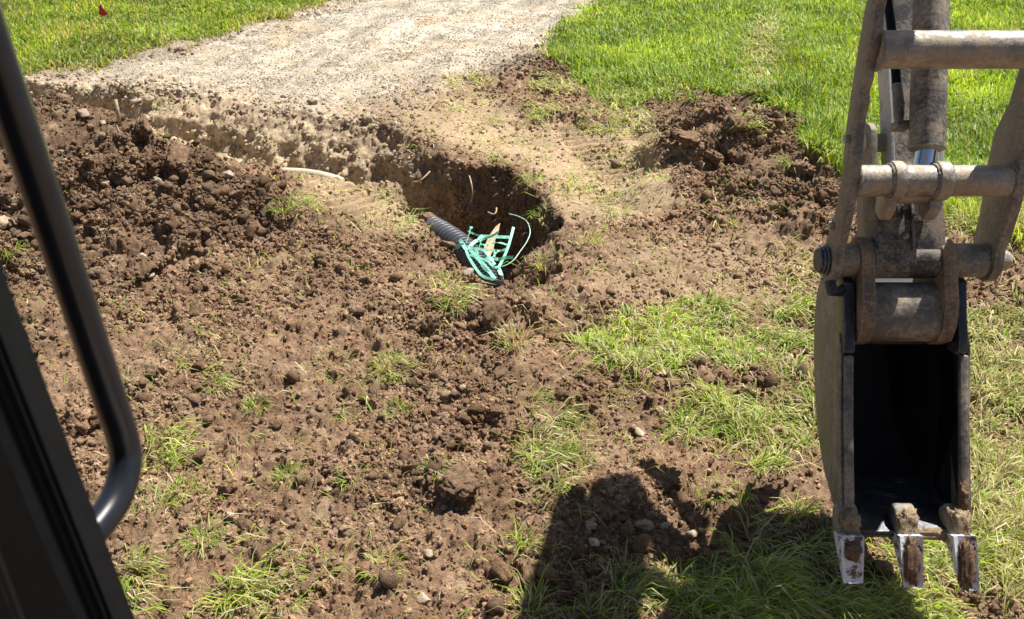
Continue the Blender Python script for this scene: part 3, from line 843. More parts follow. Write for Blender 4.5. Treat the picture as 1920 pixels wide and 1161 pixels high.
for (px, py, r, k, lb) in (
        (160, 212, 14, 0, 'pale tan stone near the top of the soil heap'), (424, 327, 12, 1, 'smooth brown cobble on the right shoulder of the soil heap'),
        (296, 335, 9, 2, 'small pale stone on the face of the heap below the dark clod'), (198, 345, 8, 3, 'whitish stone on the heap beside the handle bar'),
        (250, 190, 12, 4, 'pale stone set in the gravel rim of the trench'), (276, 187, 12, 5, 'large pale stone at the gravel rim of the trench'),
        (1207, 983, 15, 0, 'pale round stone in the middle of the rounded shadow'), (1246, 986, 12, 1, 'second pale stone in the shadow right of the first'),
        (1106, 985, 14, 2, 'pale stone in the left part of the rounded shadow'), (1110, 1015, 13, 3, 'grey stone below the left stone in the shadow'),
        (1300, 1000, 15, 4, 'brown stone beside the lit slit in the shadow'), (870, 727, 9, 5, 'pale pebble above the middle grass patch'),
        (620, 914, 10, 0, 'pale stone left of centre in the foreground earth'), (795, 1122, 14, 1, 'round tan stone at the bottom middle of the earth'),
        (800, 1038, 11, 2, 'whitish stone low in the middle foreground'), (430, 968, 10, 3, 'pale stone near the left foreground grass'),
        (1195, 812, 15, 4, 'flat tan stone by the thin grass right of centre'), (1010, 865, 15, 5, 'tan stone lying in the middle grass patch'),
        (876, 512, 14, 0, 'pale stone against the lower end of the black pipe'), (122, 140, 9, 1, 'white stone on the turf at the trench end'),
        (745, 186, 9, 2, 'dark stone at the right end of the gravel rim'), (590, 190, 11, 3, 'embedded pale stone in the gravel rim right of the middle'),
        (205, 745, 10, 4, 'pale stone beside the handle bar on the lower heap'), (5, 430, 22, 5, 'large tan stone at the left picture edge')):
    place('stone', STONES, px, py, r, lb, None, 'stone', k, .25, (1.15, .9, .8))
def spread_points(density, n, mind):
    P, Nn, i, j = sample(density, n * 6); keep = []
    q = np.stack(project(P)[:2], -1)
    for k in range(len(P)):
        if 0 < q[k, 0] < 1920 and 0 < q[k, 1] < 1161 and all((q[k, 0] - q[m, 0]) ** 2 + (q[k, 1] - q[m, 1]) ** 2 > mind ** 2 for m in keep):
            keep.append(k)
            if len(keep) == n: break
    return [P[k] for k in keep], [q[k] for k in keep]
for (mask, n, rlo, rhi, lb, grp) in (
        (mHEAP * (PX < 620), 70, 6, 14, 'soil clod on the heap', 'clods on the soil heap'),
        (mMOUND, 40, 6, 14, 'dark clod on the right mound', 'clods on the right mound'),
        (soil_d * (PY > 560) * (1 - mHEAP), 80, 6, 12, 'crumbly clod on foreground earth', 'clods on the foreground earth')):
    ps, qs = spread_points(qmean(mask * clump) / qmean(PZ) ** 1.3, n, 22)
    for p in ps:
        r_ = rlo + (rhi - rlo) * random.random() ** 2
        place('soil_clod', CLODS, 0, 0, r_, sizeword(r_, rlo, rhi) + ' ' + lb + ' ' + whereabouts(p), grp, 'clod', lift=.05, loc=p)
for (mask, n, rlo, rhi, lb, grp) in (
        (mHEAP * (PX < 560), 26, 4, 9, 'pale stone in the heap', 'stones in the soil heap'),
        (soil_d * (PY > 560) * (1 - mHEAP), 22, 4, 8, 'pale pebble on foreground earth', 'pebbles on the foreground earth'),
        (rimband, 34, 4, 9, 'pale stone in the trench rim', 'stones along the trench rim')):
    ps, qs = spread_points(qmean(mask) / qmean(PZ) ** 1.2, n, 16)
    for p in ps:
        r_ = rlo + (rhi - rlo) * random.random() ** 1.5
        place('stone', STONES, 0, 0, r_, sizeword(r_, rlo, rhi) + ' ' + lb + ' ' + whereabouts(p), grp, 'stone', lift=.15, loc=p)

# ================================================================== GRASS
GREENS = np.array([[.22, .35, .035], [.30, .43, .045], [.39, .48, .06], [.15, .265, .035]])
STRAW = np.array([[.50, .46, .20], [.58, .53, .32], [.42, .42, .15], [.33, .26, .13]])
def blades(P, h, w, lean, az, colr, seg2=.55, curl=.6):
    """grass blades: 5 vertices, 3 triangles each. lean 0 upright .. 1 flat"""
    n = len(P)
    d = np.stack([np.cos(az), np.sin(az), np.zeros(n)], -1)
    s = np.stack([-np.sin(az), np.cos(az), np.zeros(n)], -1)
    tw = rng.uniform(-.9, .9, n)[:, None]
    s = s * np.cos(tw) + d * np.sin(tw) * .8 + np.array([0, 0, 1.]) * np.sin(tw) * .25
    a1 = lean * math.pi / 2 * .75; a2 = np.clip(lean * math.pi / 2 * (1.1 + curl), 0, 2.0)
    up = np.array([0, 0, 1.])
    m = P + (d * np.sin(a1)[:, None] + up * np.cos(a1)[:, None]) * (h * seg2)[:, None]
    t = m + (d * np.sin(a2)[:, None] + up * np.cos(a2)[:, None]) * (h * (1 - seg2))[:, None]
    hw = (w * .5)[:, None]
    V = np.stack([P - s * hw, P + s * hw, m - s * hw * .85, m + s * hw * .85, t], 1).reshape(-1, 3)
    T = (np.array([[0, 1, 2], [1, 3, 2], [2, 3, 4]])[None] + (np.arange(n) * 5)[:, None, None]).reshape(-1, 3)
    return V, T, np.repeat(colr, 5, 0)
def bladecol(n, straw, pos, yellow=0.0):
    c = GREENS[rng.integers(0, 4, n)] * rng.uniform(.75, 1.3, (n, 1))
    v = fbm(pos, .9, 4, 150, .65)[:, None]
    c = c * (1 + .42 * v) + np.array([.05, .02, 0]) * np.clip(v + yellow, 0, 1)
    st = rng.random(n) < straw
    c[st] = STRAW[rng.integers(0, 4, st.sum())] * rng.uniform(.75, 1.25, (st.sum(), 1))
    return np.clip(c, .01, .8)
def grass_obj(name, dens, n, hlo, hhi, wpx, leanlo, leanhi, straw, label, wind=None, strawmap=None, yellow=0., wmin=.0022, leanmap=None):
    P, Nn, i, j = sample(dens, n)
    P = P - np.array([0, 0, .006])
    h = rng.uniform(hlo, hhi, n) * (1 + .55 * fbm(P, 2.4, 2, 160))
    w = np.maximum(wmin, wpx / FPX * project(P)[2]) * rng.uniform(.7, 1.3, n)
    lean = leanlo + (leanhi - leanlo) * rng.random(n)
    if leanmap is not None: lean = np.clip(lean + leanmap[i, j], 0, 1)
    az = rng.uniform(0, 2 * math.pi, n)
    if wind is not None:
        a0 = wind + 1.3 * vnoise(P, .9, 165) * 2
        az = np.where(rng.random(n) < .6, a0 + rng.normal(0, .6, n), az)
    st = straw if strawmap is None else np.clip(straw + strawmap[i, j], 0, .95)
    V, T, Cc = blades(P, h, w, lean, az, bladecol(n, st, P, yellow))
    o = obj(name, mesh_np(name, V, T, M_GRASS, Cc, smooth=False))
    return tag(o, label, 'grass', kind='stuff')
pz13 = qmean(PZ) ** 1.55
edge_thin = qmean(mLL * sstep(.2, .9, mLL))
grass_obj('lawn_grass', qmean(sstep(.3, .95, mLL) * (1 - mTR)) / pz13, 64000, .045, .12, 2.8, .1, .75, .26,
          'short sunlit lawn grass left of the driveway', wind=0.3, strawmap=qmean(.25 * sstep(.1, .6, fbm(B, 1.2, 2, 170)) + .3 * (mLL < .8)))
trackm = np.exp(-((PX - 1440 + (PY - 40) * .15) / 34) ** 2) * sstep(200, 140, PY) * sstep(10, 60, PY)
trackm = np.clip(trackm + .6 * np.exp(-(((PX - 1180) / 110) ** 2 + ((PY - 195) / 30) ** 2)), 0, 1)
grass_obj('lawn_grass', qmean(sstep(.3, .95, mLR) * (1 - .35 * trackm)) / pz13, 185000, .05, .15, 2.4, .1, .8, .09,
          'taller bright green lawn grass right of the driveway', wind=2.4, strawmap=qmean(.5 * trackm + .35 * sstep(330, 420, PY)), yellow=.12, leanmap=qmean(.35 * trackm))
lowr = sstep(1790, 1830, PX) * sstep(480, 620, PY)
grass_obj('trampled_grass', qmean(np.clip(mSOD * (1 - mLAWN), 0, 1) ** 2.4) / qmean(PZ) ** 1.3, 25000, .05, .17, 2.6, .6, 1.15, .46,
          'trampled pale and green grass in torn patches on the soil', wind=.5, strawmap=qmean(.22 * lowr + .25 * (PY < 560) + .2 * sstep(1.0, .5, patch)), wmin=.0030)
# scattered single blades and straw on the bare earth
grass_obj('grass_scraps', qmean(np.clip(soil_d, 0, 1) * (.15 + 1.2 * sstep(.0, .5, fbm(B, 2.5, 3, 180))) * (1 - mHEAP * .92) * (1 - .9 * mWALL)) / qmean(PZ), 4200, .04, .12, 2.0, .6, 1.0, .55,
          'torn grass blades and straw scattered on bare soil', wmin=.002)
grass_obj('grass_scraps', qmean(mPACK * (.2 + sstep(.0, .5, fbm(B, 3.5, 3, 182)))) / qmean(PZ), 2600, .03, .09, 1.8, .75, 1.0, .6,
          'flattened straw and short grass on the pressed soil', wmin=.002)

# ---- grass tufts one can tell apart
def tuft_mesh(name, seed, n, h, spread, straw, lean=(.05, .85)):
    global rng
    keep = rng; rng = np.random.default_rng(seed)
    r = spread * np.sqrt(rng.random(n)); a = rng.uniform(0, 6.283, n)
    P = np.stack([r * np.cos(a), r * np.sin(a), np.full(n, -.012)], -1)
    az = a + rng.normal(0, .7, n)
    le = lean[0] + (lean[1] - lean[0]) * np.clip(r / spread * .7 + rng.random(n) * .4, 0, 1)
    V, T, Cc = blades(P, rng.uniform(.5, 1.1, n) * h, rng.uniform(.003, .0055, n), le, az, bladecol(n, straw, P))
    rng = keep
    return mesh_np(name, V, T, M_GRASS, Cc, smooth=False)
TUFTS = {'green': [tuft_mesh('grass_tuft', 500 + k, 60, .12, .06, .15, (.2, 1.0)) for k in range(3)],
         'mixed': [tuft_mesh('grass_tuft', 510 + k, 50, .12, .06, .45, (.3, 1.05)) for k in range(3)],
         'straw': [tuft_mesh('grass_tuft', 520 + k, 55, .13, .045, .80) for k in range(2)],
         'thin': [tuft_mesh('grass_tuft', 530 + k, 24, .12, .035, .15) for k in range(3)],
         'flat': [tuft_mesh('grass_tuft', 540 + k, 60, .13, .08, .40, (.75, 1.1)) for k in range(3)]}
for (px, py, kd, s, lb) in (
        (1000, 332, 'green', 1.15, 'thick green tuft on the pit rim right of its dark wall'), (1018, 400, 'mixed', 1.1, 'drooping tuft on the right side of the pit'),
        (925, 297, 'thin', .9, 'small tuft on the pressed soil above the dark pit wall'), (535, 385, 'green', 1.1, 'green tuft at the foot of the heap by the pressed slab'),
        (570, 378, 'mixed', .9, 'mixed tuft right of the tuft at the foot of the heap'), (785, 408, 'mixed', 1.1, 'pale tuft on the left edge of the pit'),
        (725, 362, 'thin', .8, 'small sprout on the corner above the pit'), (856, 572, 'green', 1.0, 'bright green tuft just below the black pipe'),
        (835, 520, 'mixed', 1.0, 'yellowish tuft left of the pipe end'), (965, 640, 'straw', 1.5, 'upright dry brown stalk tuft between soil slabs'),
        (733, 690, 'green', 1.3, 'leaning green clump on the bare earth left of centre'), (405, 720, 'green', 1.0, 'green tuft on the earth near the upper left grass'),
        (640, 715, 'flat', 1.2, 'flattened grass clump left of the leaning green clump'), (478, 755, 'green', .8, 'narrow upright tuft among scraps at the left'),
        (540, 885, 'green', .9, 'compact green tuft left of the foreground middle'), (668, 890, 'flat', .9, 'flat yellow green tuft in the foreground middle'),
        (745, 770, 'green', .8, 'short tuft below the leaning green clump'), (822, 872, 'mixed', .9, 'pale tuft beside the rounded clod'),
        (985, 745, 'flat', 1.1, 'drooping clump above the middle grass patch'), (1015, 497, 'straw', 1.2, 'straw coloured tuft inside the pit'),
        (1112, 448, 'straw', 1.0, 'straw tuft on the soil right of the pit'), (1170, 392, 'mixed', 1.0, 'low tuft on the pressed soil right of the pit'),
        (1376, 418, 'thin', .8, 'lone green sprout on the smooth soil by the mound'), (345, 680, 'thin', .8, 'thin sprout where heap meets the grass'),
        (600, 1065, 'flat', .9, 'flat green clump at the lower left middle'), (715, 1058, 'flat', .9, 'flat pale clump at the lower middle'),
        (440, 1110, 'green', 1.35, 'large dark green clump at the bottom left'), (520, 1125, 'mixed', 1.25, 'green clump right of the large bottom left clump'),
        (345, 915, 'green', 1.0, 'green tuft right of the handle bar bend'), (380, 1010, 'green', 1.0, 'green tuft below the handle bar bend'),
        (1010, 212, 'green', 1.1, 'dark tuft on the lump above the pressed soil'), (1395, 232, 'green', 1.4, 'sod tuft hanging on top of the right mound'),
        (1440, 190, 'green', 1.5, 'sod tuft at the lawn edge of the right mound'), (1480, 310, 'mixed', 1.2, 'grass clump on the right shoulder of the mound'),
        (985, 1015, 'thin', 1.0, 'thin pale blades at the left of the shadow'), (245, 1070, 'green', 1.3, 'green clump beside the cab post'),
        (15, 470, 'mixed', 1.1, 'tuft at the left picture edge behind the cab post'), (660, 500, 'mixed', .9, 'thin tuft on lumps left of the pipe'),
        (1390, 935, 'thin', 1.2, 'green sprig at the right edge of the rounded shadow'), (1330, 930, 'thin', 1.2, 'green sprig in the notch of the shadow'),
        (1290, 800, 'green', 1.2, 'upright green tuft above the shadow notch'), (1240, 600, 'green', 1.4, 'dense green tuft at the top of the right grass patch'),
        (1120, 615, 'mixed', 1.2, 'pale tuft at the left end of the right grass patch'), (1270, 1090, 'green', 1.3, 'long shaded tuft at the bottom right of the shadow')):
    p = hit(px, py); m = TUFTS[kd]
    o = obj('grass_tuft', m[random.randrange(len(m))]); o.location = Vector(p)
    k = s * (0.52 + .06 * project(p)[2]); o.scale = (k, k, k); o.rotation_euler = (0, 0, random.uniform(0, 6.28))
    tag(o, lb, 'grass tuft')

# ================================================================== PIPE, STRAPS AND SMALL THINGS
def surf(px, py, extra): return atD(px, py, float(project(hit(px, py))[2]) + extra)
a, b = surf(800, 424, .22), surf(924, 548, .22)
pa, pb = np.array(a), np.array(b)
# corrugated pipe lying in the pit
npt = 150; pts = []; rad = []
for k in range(npt * 4 + 1):
    t = k / (npt * 4)
    p = pa + (pb - pa) * t + np.array([.05, -.02, .03]) * math.sin(t * math.pi)
    pts.append(p)
L = np.linalg.norm(pb - pa)
period = .030
for k in range(len(pts)):
    s = (k / (len(pts) - 1)) * L
    rad.append(.069 + .0075 * math.sin(2 * math.pi * s / period))
root = bm_obj('corrugated_pipe', tube_bm(pts, rad, 24), M_PIPE)
tag(root, 'black corrugated drain pipe lying in the pit', 'pipe')

# the bank's crumbled edge lies over the pipe's upper end
for (px, py, r, k, lb) in ((800, 414, 19, 1, 'soil clod lying on the upper end of the black pipe'), (812, 428, 13, 3, 'small clod on the black pipe where it leaves the bank'),
                           (790, 425, 17, 4, 'soil clod at the bank corner left of the black pipe'), (806, 440, 15, 0, 'soil clod on the bank beside the black pipe'), (822, 456, 12, 2, 'little clod on the bank halfway down the black pipe')):
    ax_, ay_, ad_ = project(np.array(pts)); k_ = int(np.argmin((ax_ - px) ** 2 + (ay_ - py) ** 2))
    place('soil_clod', BIGCLOD, px, py, r, lb, None, 'clod', k, 0, (1.2, .9, .8), None, atD(px, py, float(ad_[k_]) - .055))
# green plastic strapping tangled over the pipe
D0 = 5.0
straps = bpy.data.objects.new('plastic_strapping', None); COL.objects.link(straps)
straps.location = Vector(atD(900, 500, 5.08))
tag(straps, 'tangle of mint green plastic strapping over the black pipe', 'strapping')
bpy.context.view_layer.update()
SL = [([(872, 461, 5.0), (878, 480, 4.98), (890, 500, 4.96), (905, 518, 4.95), (926, 524, 4.93)], 1.0),
      ([(880, 466, 5.0), (893, 482, 4.99), (910, 500, 4.97), (928, 523, 4.94)], 1.3),
      ([(884, 425, 5.1), (879, 440, 5.08), (873, 457, 5.03)], 1.2),
      ([(862, 449, 5.08), (868, 458, 5.05), (874, 468, 5.02)], 1.4),
      ([(846, 466, 4.98), (858, 463, 4.97), (870, 459, 5.0)], 1.5),
      ([(876, 433, 5.12), (892, 440, 5.1), (905, 443, 5.1)], .7),
      ([(905, 442, 5.1), (895, 450, 5.07), (884, 459, 5.03), (880, 468, 5.0)], 1.3),
      ([(903, 443, 5.1), (925, 444, 5.12), (955, 445, 5.15)], 1.2),
      ([(963, 426, 5.2), (958, 445, 5.15), (952, 465, 5.1), (944, 484, 5.06), (934, 503, 5.02)], 1.1),
      ([(904, 446, 5.1), (899, 462, 5.05), (893, 481, 5.0)], 1.3),
      ([(872, 461, 5.02), (890, 466, 5.03), (908, 470, 5.04), (920, 486, 5.03), (928, 496, 5.02)], 1.0),
      ([(931, 470, 5.05), (926, 480, 5.03), (921, 490, 5.0)], 1.4),
      ([(880, 478, 4.98), (900, 484, 4.99), (915, 490, 5.0), (925, 500, 5.0), (936, 501, 5.01)], .8),
      ([(933, 500, 5.02), (937, 508, 5.0), (939, 516, 4.98)], 1.4)]
axis = np.array(pts); apx, apy, apd = project(axis)
def on_pipe(x_, y_, d_):
    k_ = np.argmin((apx - x_) ** 2 + (apy - y_) ** 2); dd_ = math.hypot(apx[k_] - x_, apy[k_] - y_) / FPX * apd[k_]
    lim = float(apd[k_]) - math.sqrt(max(0, .083 ** 2 - dd_ ** 2)) - .042 if dd_ < .10 else 9
    return (x_, y_, min(d_ - .12, lim))
for _ in range(5):
    x_, y_ = random.uniform(868, 915), random.uniform(448, 500); aa = random.uniform(-.4, 1.3); pl_ = []
    for k_ in range(5):
        pl_.append((x_, y_, 5.06 - k_ * .012 + random.uniform(-.02, .02)))
        x_ += math.cos(aa) * 13; y_ += math.sin(aa) * 13; aa += random.uniform(-.55, .55)
    SL.append((pl_, random.uniform(.6, 1.2)))
SL = [([on_pipe(*p_) for p_ in smooth_path(pl, 6)], w) for pl, w in SL]
for q, (pl, w) in enumerate(SL):
    pp = [atD(*p) for p in pl]
    pp = [pp[0]] + [.25 * pp[k_ - 1] + .5 * pp[k_] + .25 * pp[k_ + 1] for k_ in range(1, len(pp) - 1)] + [pp[-1]]
    r = random.uniform(-.5, .5)
    r2 = random.uniform(-1.2, 1.2)
    bm_obj('strap', ribbon_bm(pp, .0145 * w, [(math.sin(r + r2 * k_ / len(pp)), -.8, .5 + .5 * r2 * k_ / len(pp)) for k_ in range(len(pp))], .0014), M_STRAP, straps, smooth=False)
wire = bm_obj('strap_wire', tube_bm(smooth_path([atD(*p) for p in [(954, 401, 5.3), (972, 406, 5.28), (988, 416, 5.25), (994, 435, 5.2), (988, 453, 5.15), (975, 472, 5.1), (962, 489, 5.05), (945, 499, 5.03), (928, 500, 5.02)]], 6), .0032, 8), M_WIRE)
tag(wire, 'thin pale green cord curving up from the strapping in the pit', 'cord')
# torn piece of board among the straps
bm = bmesh.new()
outl = [(937, 421, 5.32), (928, 428, 5.31), (915, 446, 5.28), (907, 466, 5.24), (902, 482, 5.2), (908, 488, 5.18), (918, 484, 5.2), (924, 470, 5.24), (928, 452, 5.28), (934, 437, 5.3)]
fr = [bm.verts.new(Vector(atD(*p))) for p in outl]; bk = [bm.verts.new(v.co + Vector((.003, .012, .004))) for v in fr]
bm.faces.new(fr); bm.faces.new(bk[::-1])
for k in range(len(fr)): bm.faces.new((fr[k], bk[k], bk[(k + 1) % len(fr)], fr[(k + 1) % len(fr)]))
tag(bm_obj('torn_board', bm, M_CARD, smooth=False), 'torn tan strip of board standing behind the green strapping', 'board')
# cream pipe at the bottom of the trench
pp = smooth_path([atD(*p) for p in [(470, 326, 6.35), (520, 324, 6.2), (570, 326, 6.1), (610, 333, 5.98), (640, 342, 5.92)]], 6)
tag(bm_obj('drain_pipe', tube_bm(pp, .036, 16), M_CREAM), 'half buried cream pipe at the bottom of the trench', 'pipe')
# pale roots hanging in the pit wall
for (pl, lb) in (([(775, 341, 5.62), (786, 340, 5.55), (795, 333, 5.55), (806, 322, 5.6)], 'pale root sticking out of the pit wall at its left end'),
                 ([(880, 330, 5.62), (884, 345, 5.55), (886, 365, 5.55), (884, 378, 5.58)], 'thin root hanging in the middle of the dark pit wall'),
                 ([(915, 398, 5.5), (925, 402, 5.45), (930, 398, 5.46), (931, 390, 5.5)], 'small curled root low on the dark pit wall')):
    tag(bm_obj('root', tube_bm(smooth_path([atD(*p) for p in pl], 5), .0045, 6), M_WOOD), lb, 'root')
# short wooden stick on the heap
p = hit(226, 232)
tag(bm_obj('wooden_stick', tube_bm([p + np.array([0, 0, -.03]), p + np.array([0.003, .0, .06]), p + np.array([.004, .01, .13])], [.012, .011, .008], 8), M_WOOD), 'short pale stick standing in the soil heap', 'stick')
# marker flag in the left lawn
p = hit(194, 68)
fl = bpy.data.objects.new('marker_flag', None); COL.objects.link(fl); fl.location = Vector(p)
tag(fl, 'small red marker flag on a wire in the left lawn', 'flag')
bpy.context.view_layer.update()
top = p + np.array([.025, 0, .36])
bm_obj('wire_stake', tube_bm([p - np.array([0, 0, .03]), (p + top) / 2, top], .0035, 6), M_STEEL, fl)
bm = bmesh.new()
ff = [top + np.array(v) for v in ((-.004, 0, .0), (.012, -.012, -.045), (.046, .02, -.118), (.010, .0, -.135), (-.034, -.02, -.118))]
fa = [bm.verts.new(Vector(v)) for v in ff]; fb = [bm.verts.new(v.co + Vector((0, .003, 0))) for v in fa]
bm.faces.new(fa); bm.faces.new(fb[::-1])
for k in range(5): bm.faces.new((fa[k], fb[k], fb[(k + 1) % 5], fa[(k + 1) % 5]))
bm_obj('flag_cloth', bm, M_FLAG, fl, smooth=False)

# ================================================================== EXCAVATOR
ex = bpy.data.objects.new('excavator', None); COL.objects.link(ex); ex.location = (0.2, -0.6, 0)
tag(ex, 'small excavator seen from its cab: dusty arm with thumb and narrow bucket, dark cab post', 'excavator')
bpy.context.view_layer.update()
PC = np.array([0, 0, CAMH]) + FW * 2.5 + UPV * 0.135          # bucket pin, x = 0
def L3(x, u, w): return Vector(PC + UPV * u + FW * w + np.array([x, 0, 0]))
def prism(prof, x0, x1, bev=.004, bm=None, seg=2):
    """side profile [(u,w)...] extruded along x"""
    b = bmesh.new()
    A = [b.verts.new(L3(x0, u, w)) for u, w in prof]; Bv = [b.verts.new(L3(x1, u, w)) for u, w in prof]
    b.faces.new(A); b.faces.new(Bv[::-1]); n = len(prof)
    for k in range(n): b.faces.new((A[k], Bv[k], Bv[(k + 1) % n], A[(k + 1) % n]))
    bmesh.ops.recalc_face_normals(b, faces=b.faces)
    if bev:
        es = [e for e in b.edges if e.calc_face_angle(0) > .35]
        bmesh.ops.bevel(b, geom=es, offset=bev, segments=seg, affect='EDGES', profile=.6, clamp_overlap=True)
    return b
def xtube(x0, x1, u, w, r, seg=28, ch=.003):
    return tube_bm([L3(x0, u, w), L3(x0 + .0005, u, w), L3(x0 + ch, u, w), L3(x1 - ch, u, w), L3(x1 - .0005, u, w), L3(x1, u, w)], [r - ch, r - ch, r, r, r - ch, r - ch], seg)
def circ(u, w, r, a0, a1, n=10):
    return [(u + r * math.sin(math.radians(a0 + (a1 - a0) * k / n)), w + r * math.cos(math.radians(a0 + (a1 - a0) * k / n))) for k in range(n + 1)]
AU = math.radians(38)
_L3 = L3
def LB(x, u, w): return _L3(1.078 + (x - 1.105) * .975 * (1 - .80 * max(0, w)), u * .975 - .003, w - .06)   # bucket: tapers to the back
# --- bucket
L3 = LB
prof = [(-.235, .05), (-.19, .10), (-.10, .16), (-.05, .24), (-.055, .30), (-.11, .345), (-.22, .375), (-.36, .37), (-.50, .33), (-.61, .25), (-.675, .16), (-.725, .07), (-.765, -.005)]
prof = [tuple(p) for p in smooth_path(prof, 3)]
bm = bmesh.new(); th = .014; xl, xr = .9400, 1.2700
n = len(prof)
def nrm2(k):
    a_, b_ = prof[max(k - 1, 0)], prof[min(k + 1, n - 1)]
    d = np.array([b_[0] - a_[0], b_[1] - a_[1]]); d /= np.linalg.norm(d); return np.array([-d[1], d[0]])
rows = []
for k, (u, w) in enumerate(prof):
    q = nrm2(k) * th
    rows.append([bm.verts.new(L3(xl, u, w)), bm.verts.new(L3(xr, u, w)), bm.verts.new(L3(xr, u - q[0], w - q[1])), bm.verts.new(L3(xl, u - q[0], w - q[1]))])
for r0, r1 in zip(rows, rows[1:]):
    for k in range(4): bm.faces.new((r0[k], r0[(k + 1) % 4], r1[(k + 1) % 4], r1[k]))
bm.faces.new(rows[0]); bm.faces.new(rows[-1][::-1])
bucket = bm_obj('bucket', bm, M_BIN_SHADE, ex, True, AU)
sprof = prof + [(-.74, -.02), (-.66, -.012), (-.45, .0), (-.25, .0), (-.10, .005), (-.055, .02), (-.05, .06), (-.14, .10), (-.20, .075)]
sprof = [p_ for p_ in prof if p_[1] > .02 and p_[0] < -.30 or p_[1] > .24] + [(-.765, .0), (-.70, -.014), (-.45, .0), (-.25, .0), (-.12, .0), (-.055, .012), (-.035, .05), (-.035, .16)]
for x0, x1 in ((.9290, .9440), (1.2660, 1.2810)):
    bm_obj('side_plate', prism(sprof, x0, x1, .004), M_BUCKET, bucket, True, AU)
for x0, x1 in ((.9215, .9285), (1.2815, 1.2885)):
    bm_obj('side_cutter', prism([(-.20, .004), (-.24, .05), (-.45, .075), (-.66, .08), (-.72, .06), (-.725, -.016), (-.45, -.006), (-.24, -.010)], x0, x1, .003), M_BUCKET, bucket, True, AU)
for x0, x1 in ((.9305, .957), (1.2555, 1.2795)):
    bm_obj('edge_bar', prism([(-.26, -.002), (-.265, -.020), (-.45, -.018), (-.66, -.026), (-.70, -.02), (-.69, .0)], x0, x1, .006), M_BUCKET, bucket, True, AU)
bm_obj('cutting_edge', prism([(-.64, .16), (-.66, .17), (-.775, -.005), (-.770, -.020), (-.755, -.022)], .9445, 1.2655, .004), M_DARK, bucket, True, AU)
shade_prof = [(u_ * .985 - .004, w_ * .96) for u_, w_ in sprof if w_ > .03] + [(-.70, .004), (-.45, .012), (-.25, .012), (-.12, .012)]  # added thin dark sheets: painted shade on the inner side walls
for x0, x1 in ((.9435, .9475), (1.2625, 1.2665)):
    bm_obj('side_shade_sheet', prism(shade_prof, x0, x1, .0), M_BIN_SHADE, bucket, True, AU)
# black wear hooks at the top corners
for x0, x1 in ((.9250, .9560), (1.2440, 1.2700)):
    bm_obj('wear_plate', prism([(-.045, .06), (-.045, -.012), (-.06, -.026), (-.16, -.028), (-.205, -.034), (-.255, -.03), (-.262, -.012), (-.25, .03), (-.15, .06)], x0, x1, .005), M_DARK, bucket, True, AU)
# ears with the curved cross plate between them
ear = circ(0, 0, .078, 20, -200, 16)
ear = circ(0, -.005, .074, 60, 200, 12)
def ear_prof():
    p = circ(.0, .0, .070, 90, 180, 8)[::1]          # from top round to the front (-w)
    p = [(u, w) for u, w in p]
    p += [(-.06, -.072), (-.12, -.078), (-.18, -.066), (-.225, -.035), (-.235, .02), (-.20, .09), (-.08, .12), (.0, .085), (.05, .055)]
    return p
for x0, x1 in ((.9600, .9960), (1.1840, 1.2230)):
    bm_obj('ear_plate', prism(ear_prof(), x0, x1, .005), M_EAR, bucket, True, AU)
sad = smooth_path([(-.058, .03), (-.062, -.02), (-.10, -.052), (-.155, -.060), (-.205, -.042), (-.225, .0), (-.225, .05)], 4)
sadp = [tuple(p) for p in sad] + [(-.20, .06), (-.20, .0), (-.185, -.025), (-.15, -.04), (-.105, -.03), (-.08, .0), (-.08, .03)]
bm_obj('cross_plate', prism(sadp, .9965, 1.1835, .0), M_BUCKET, bucket, True, AU)
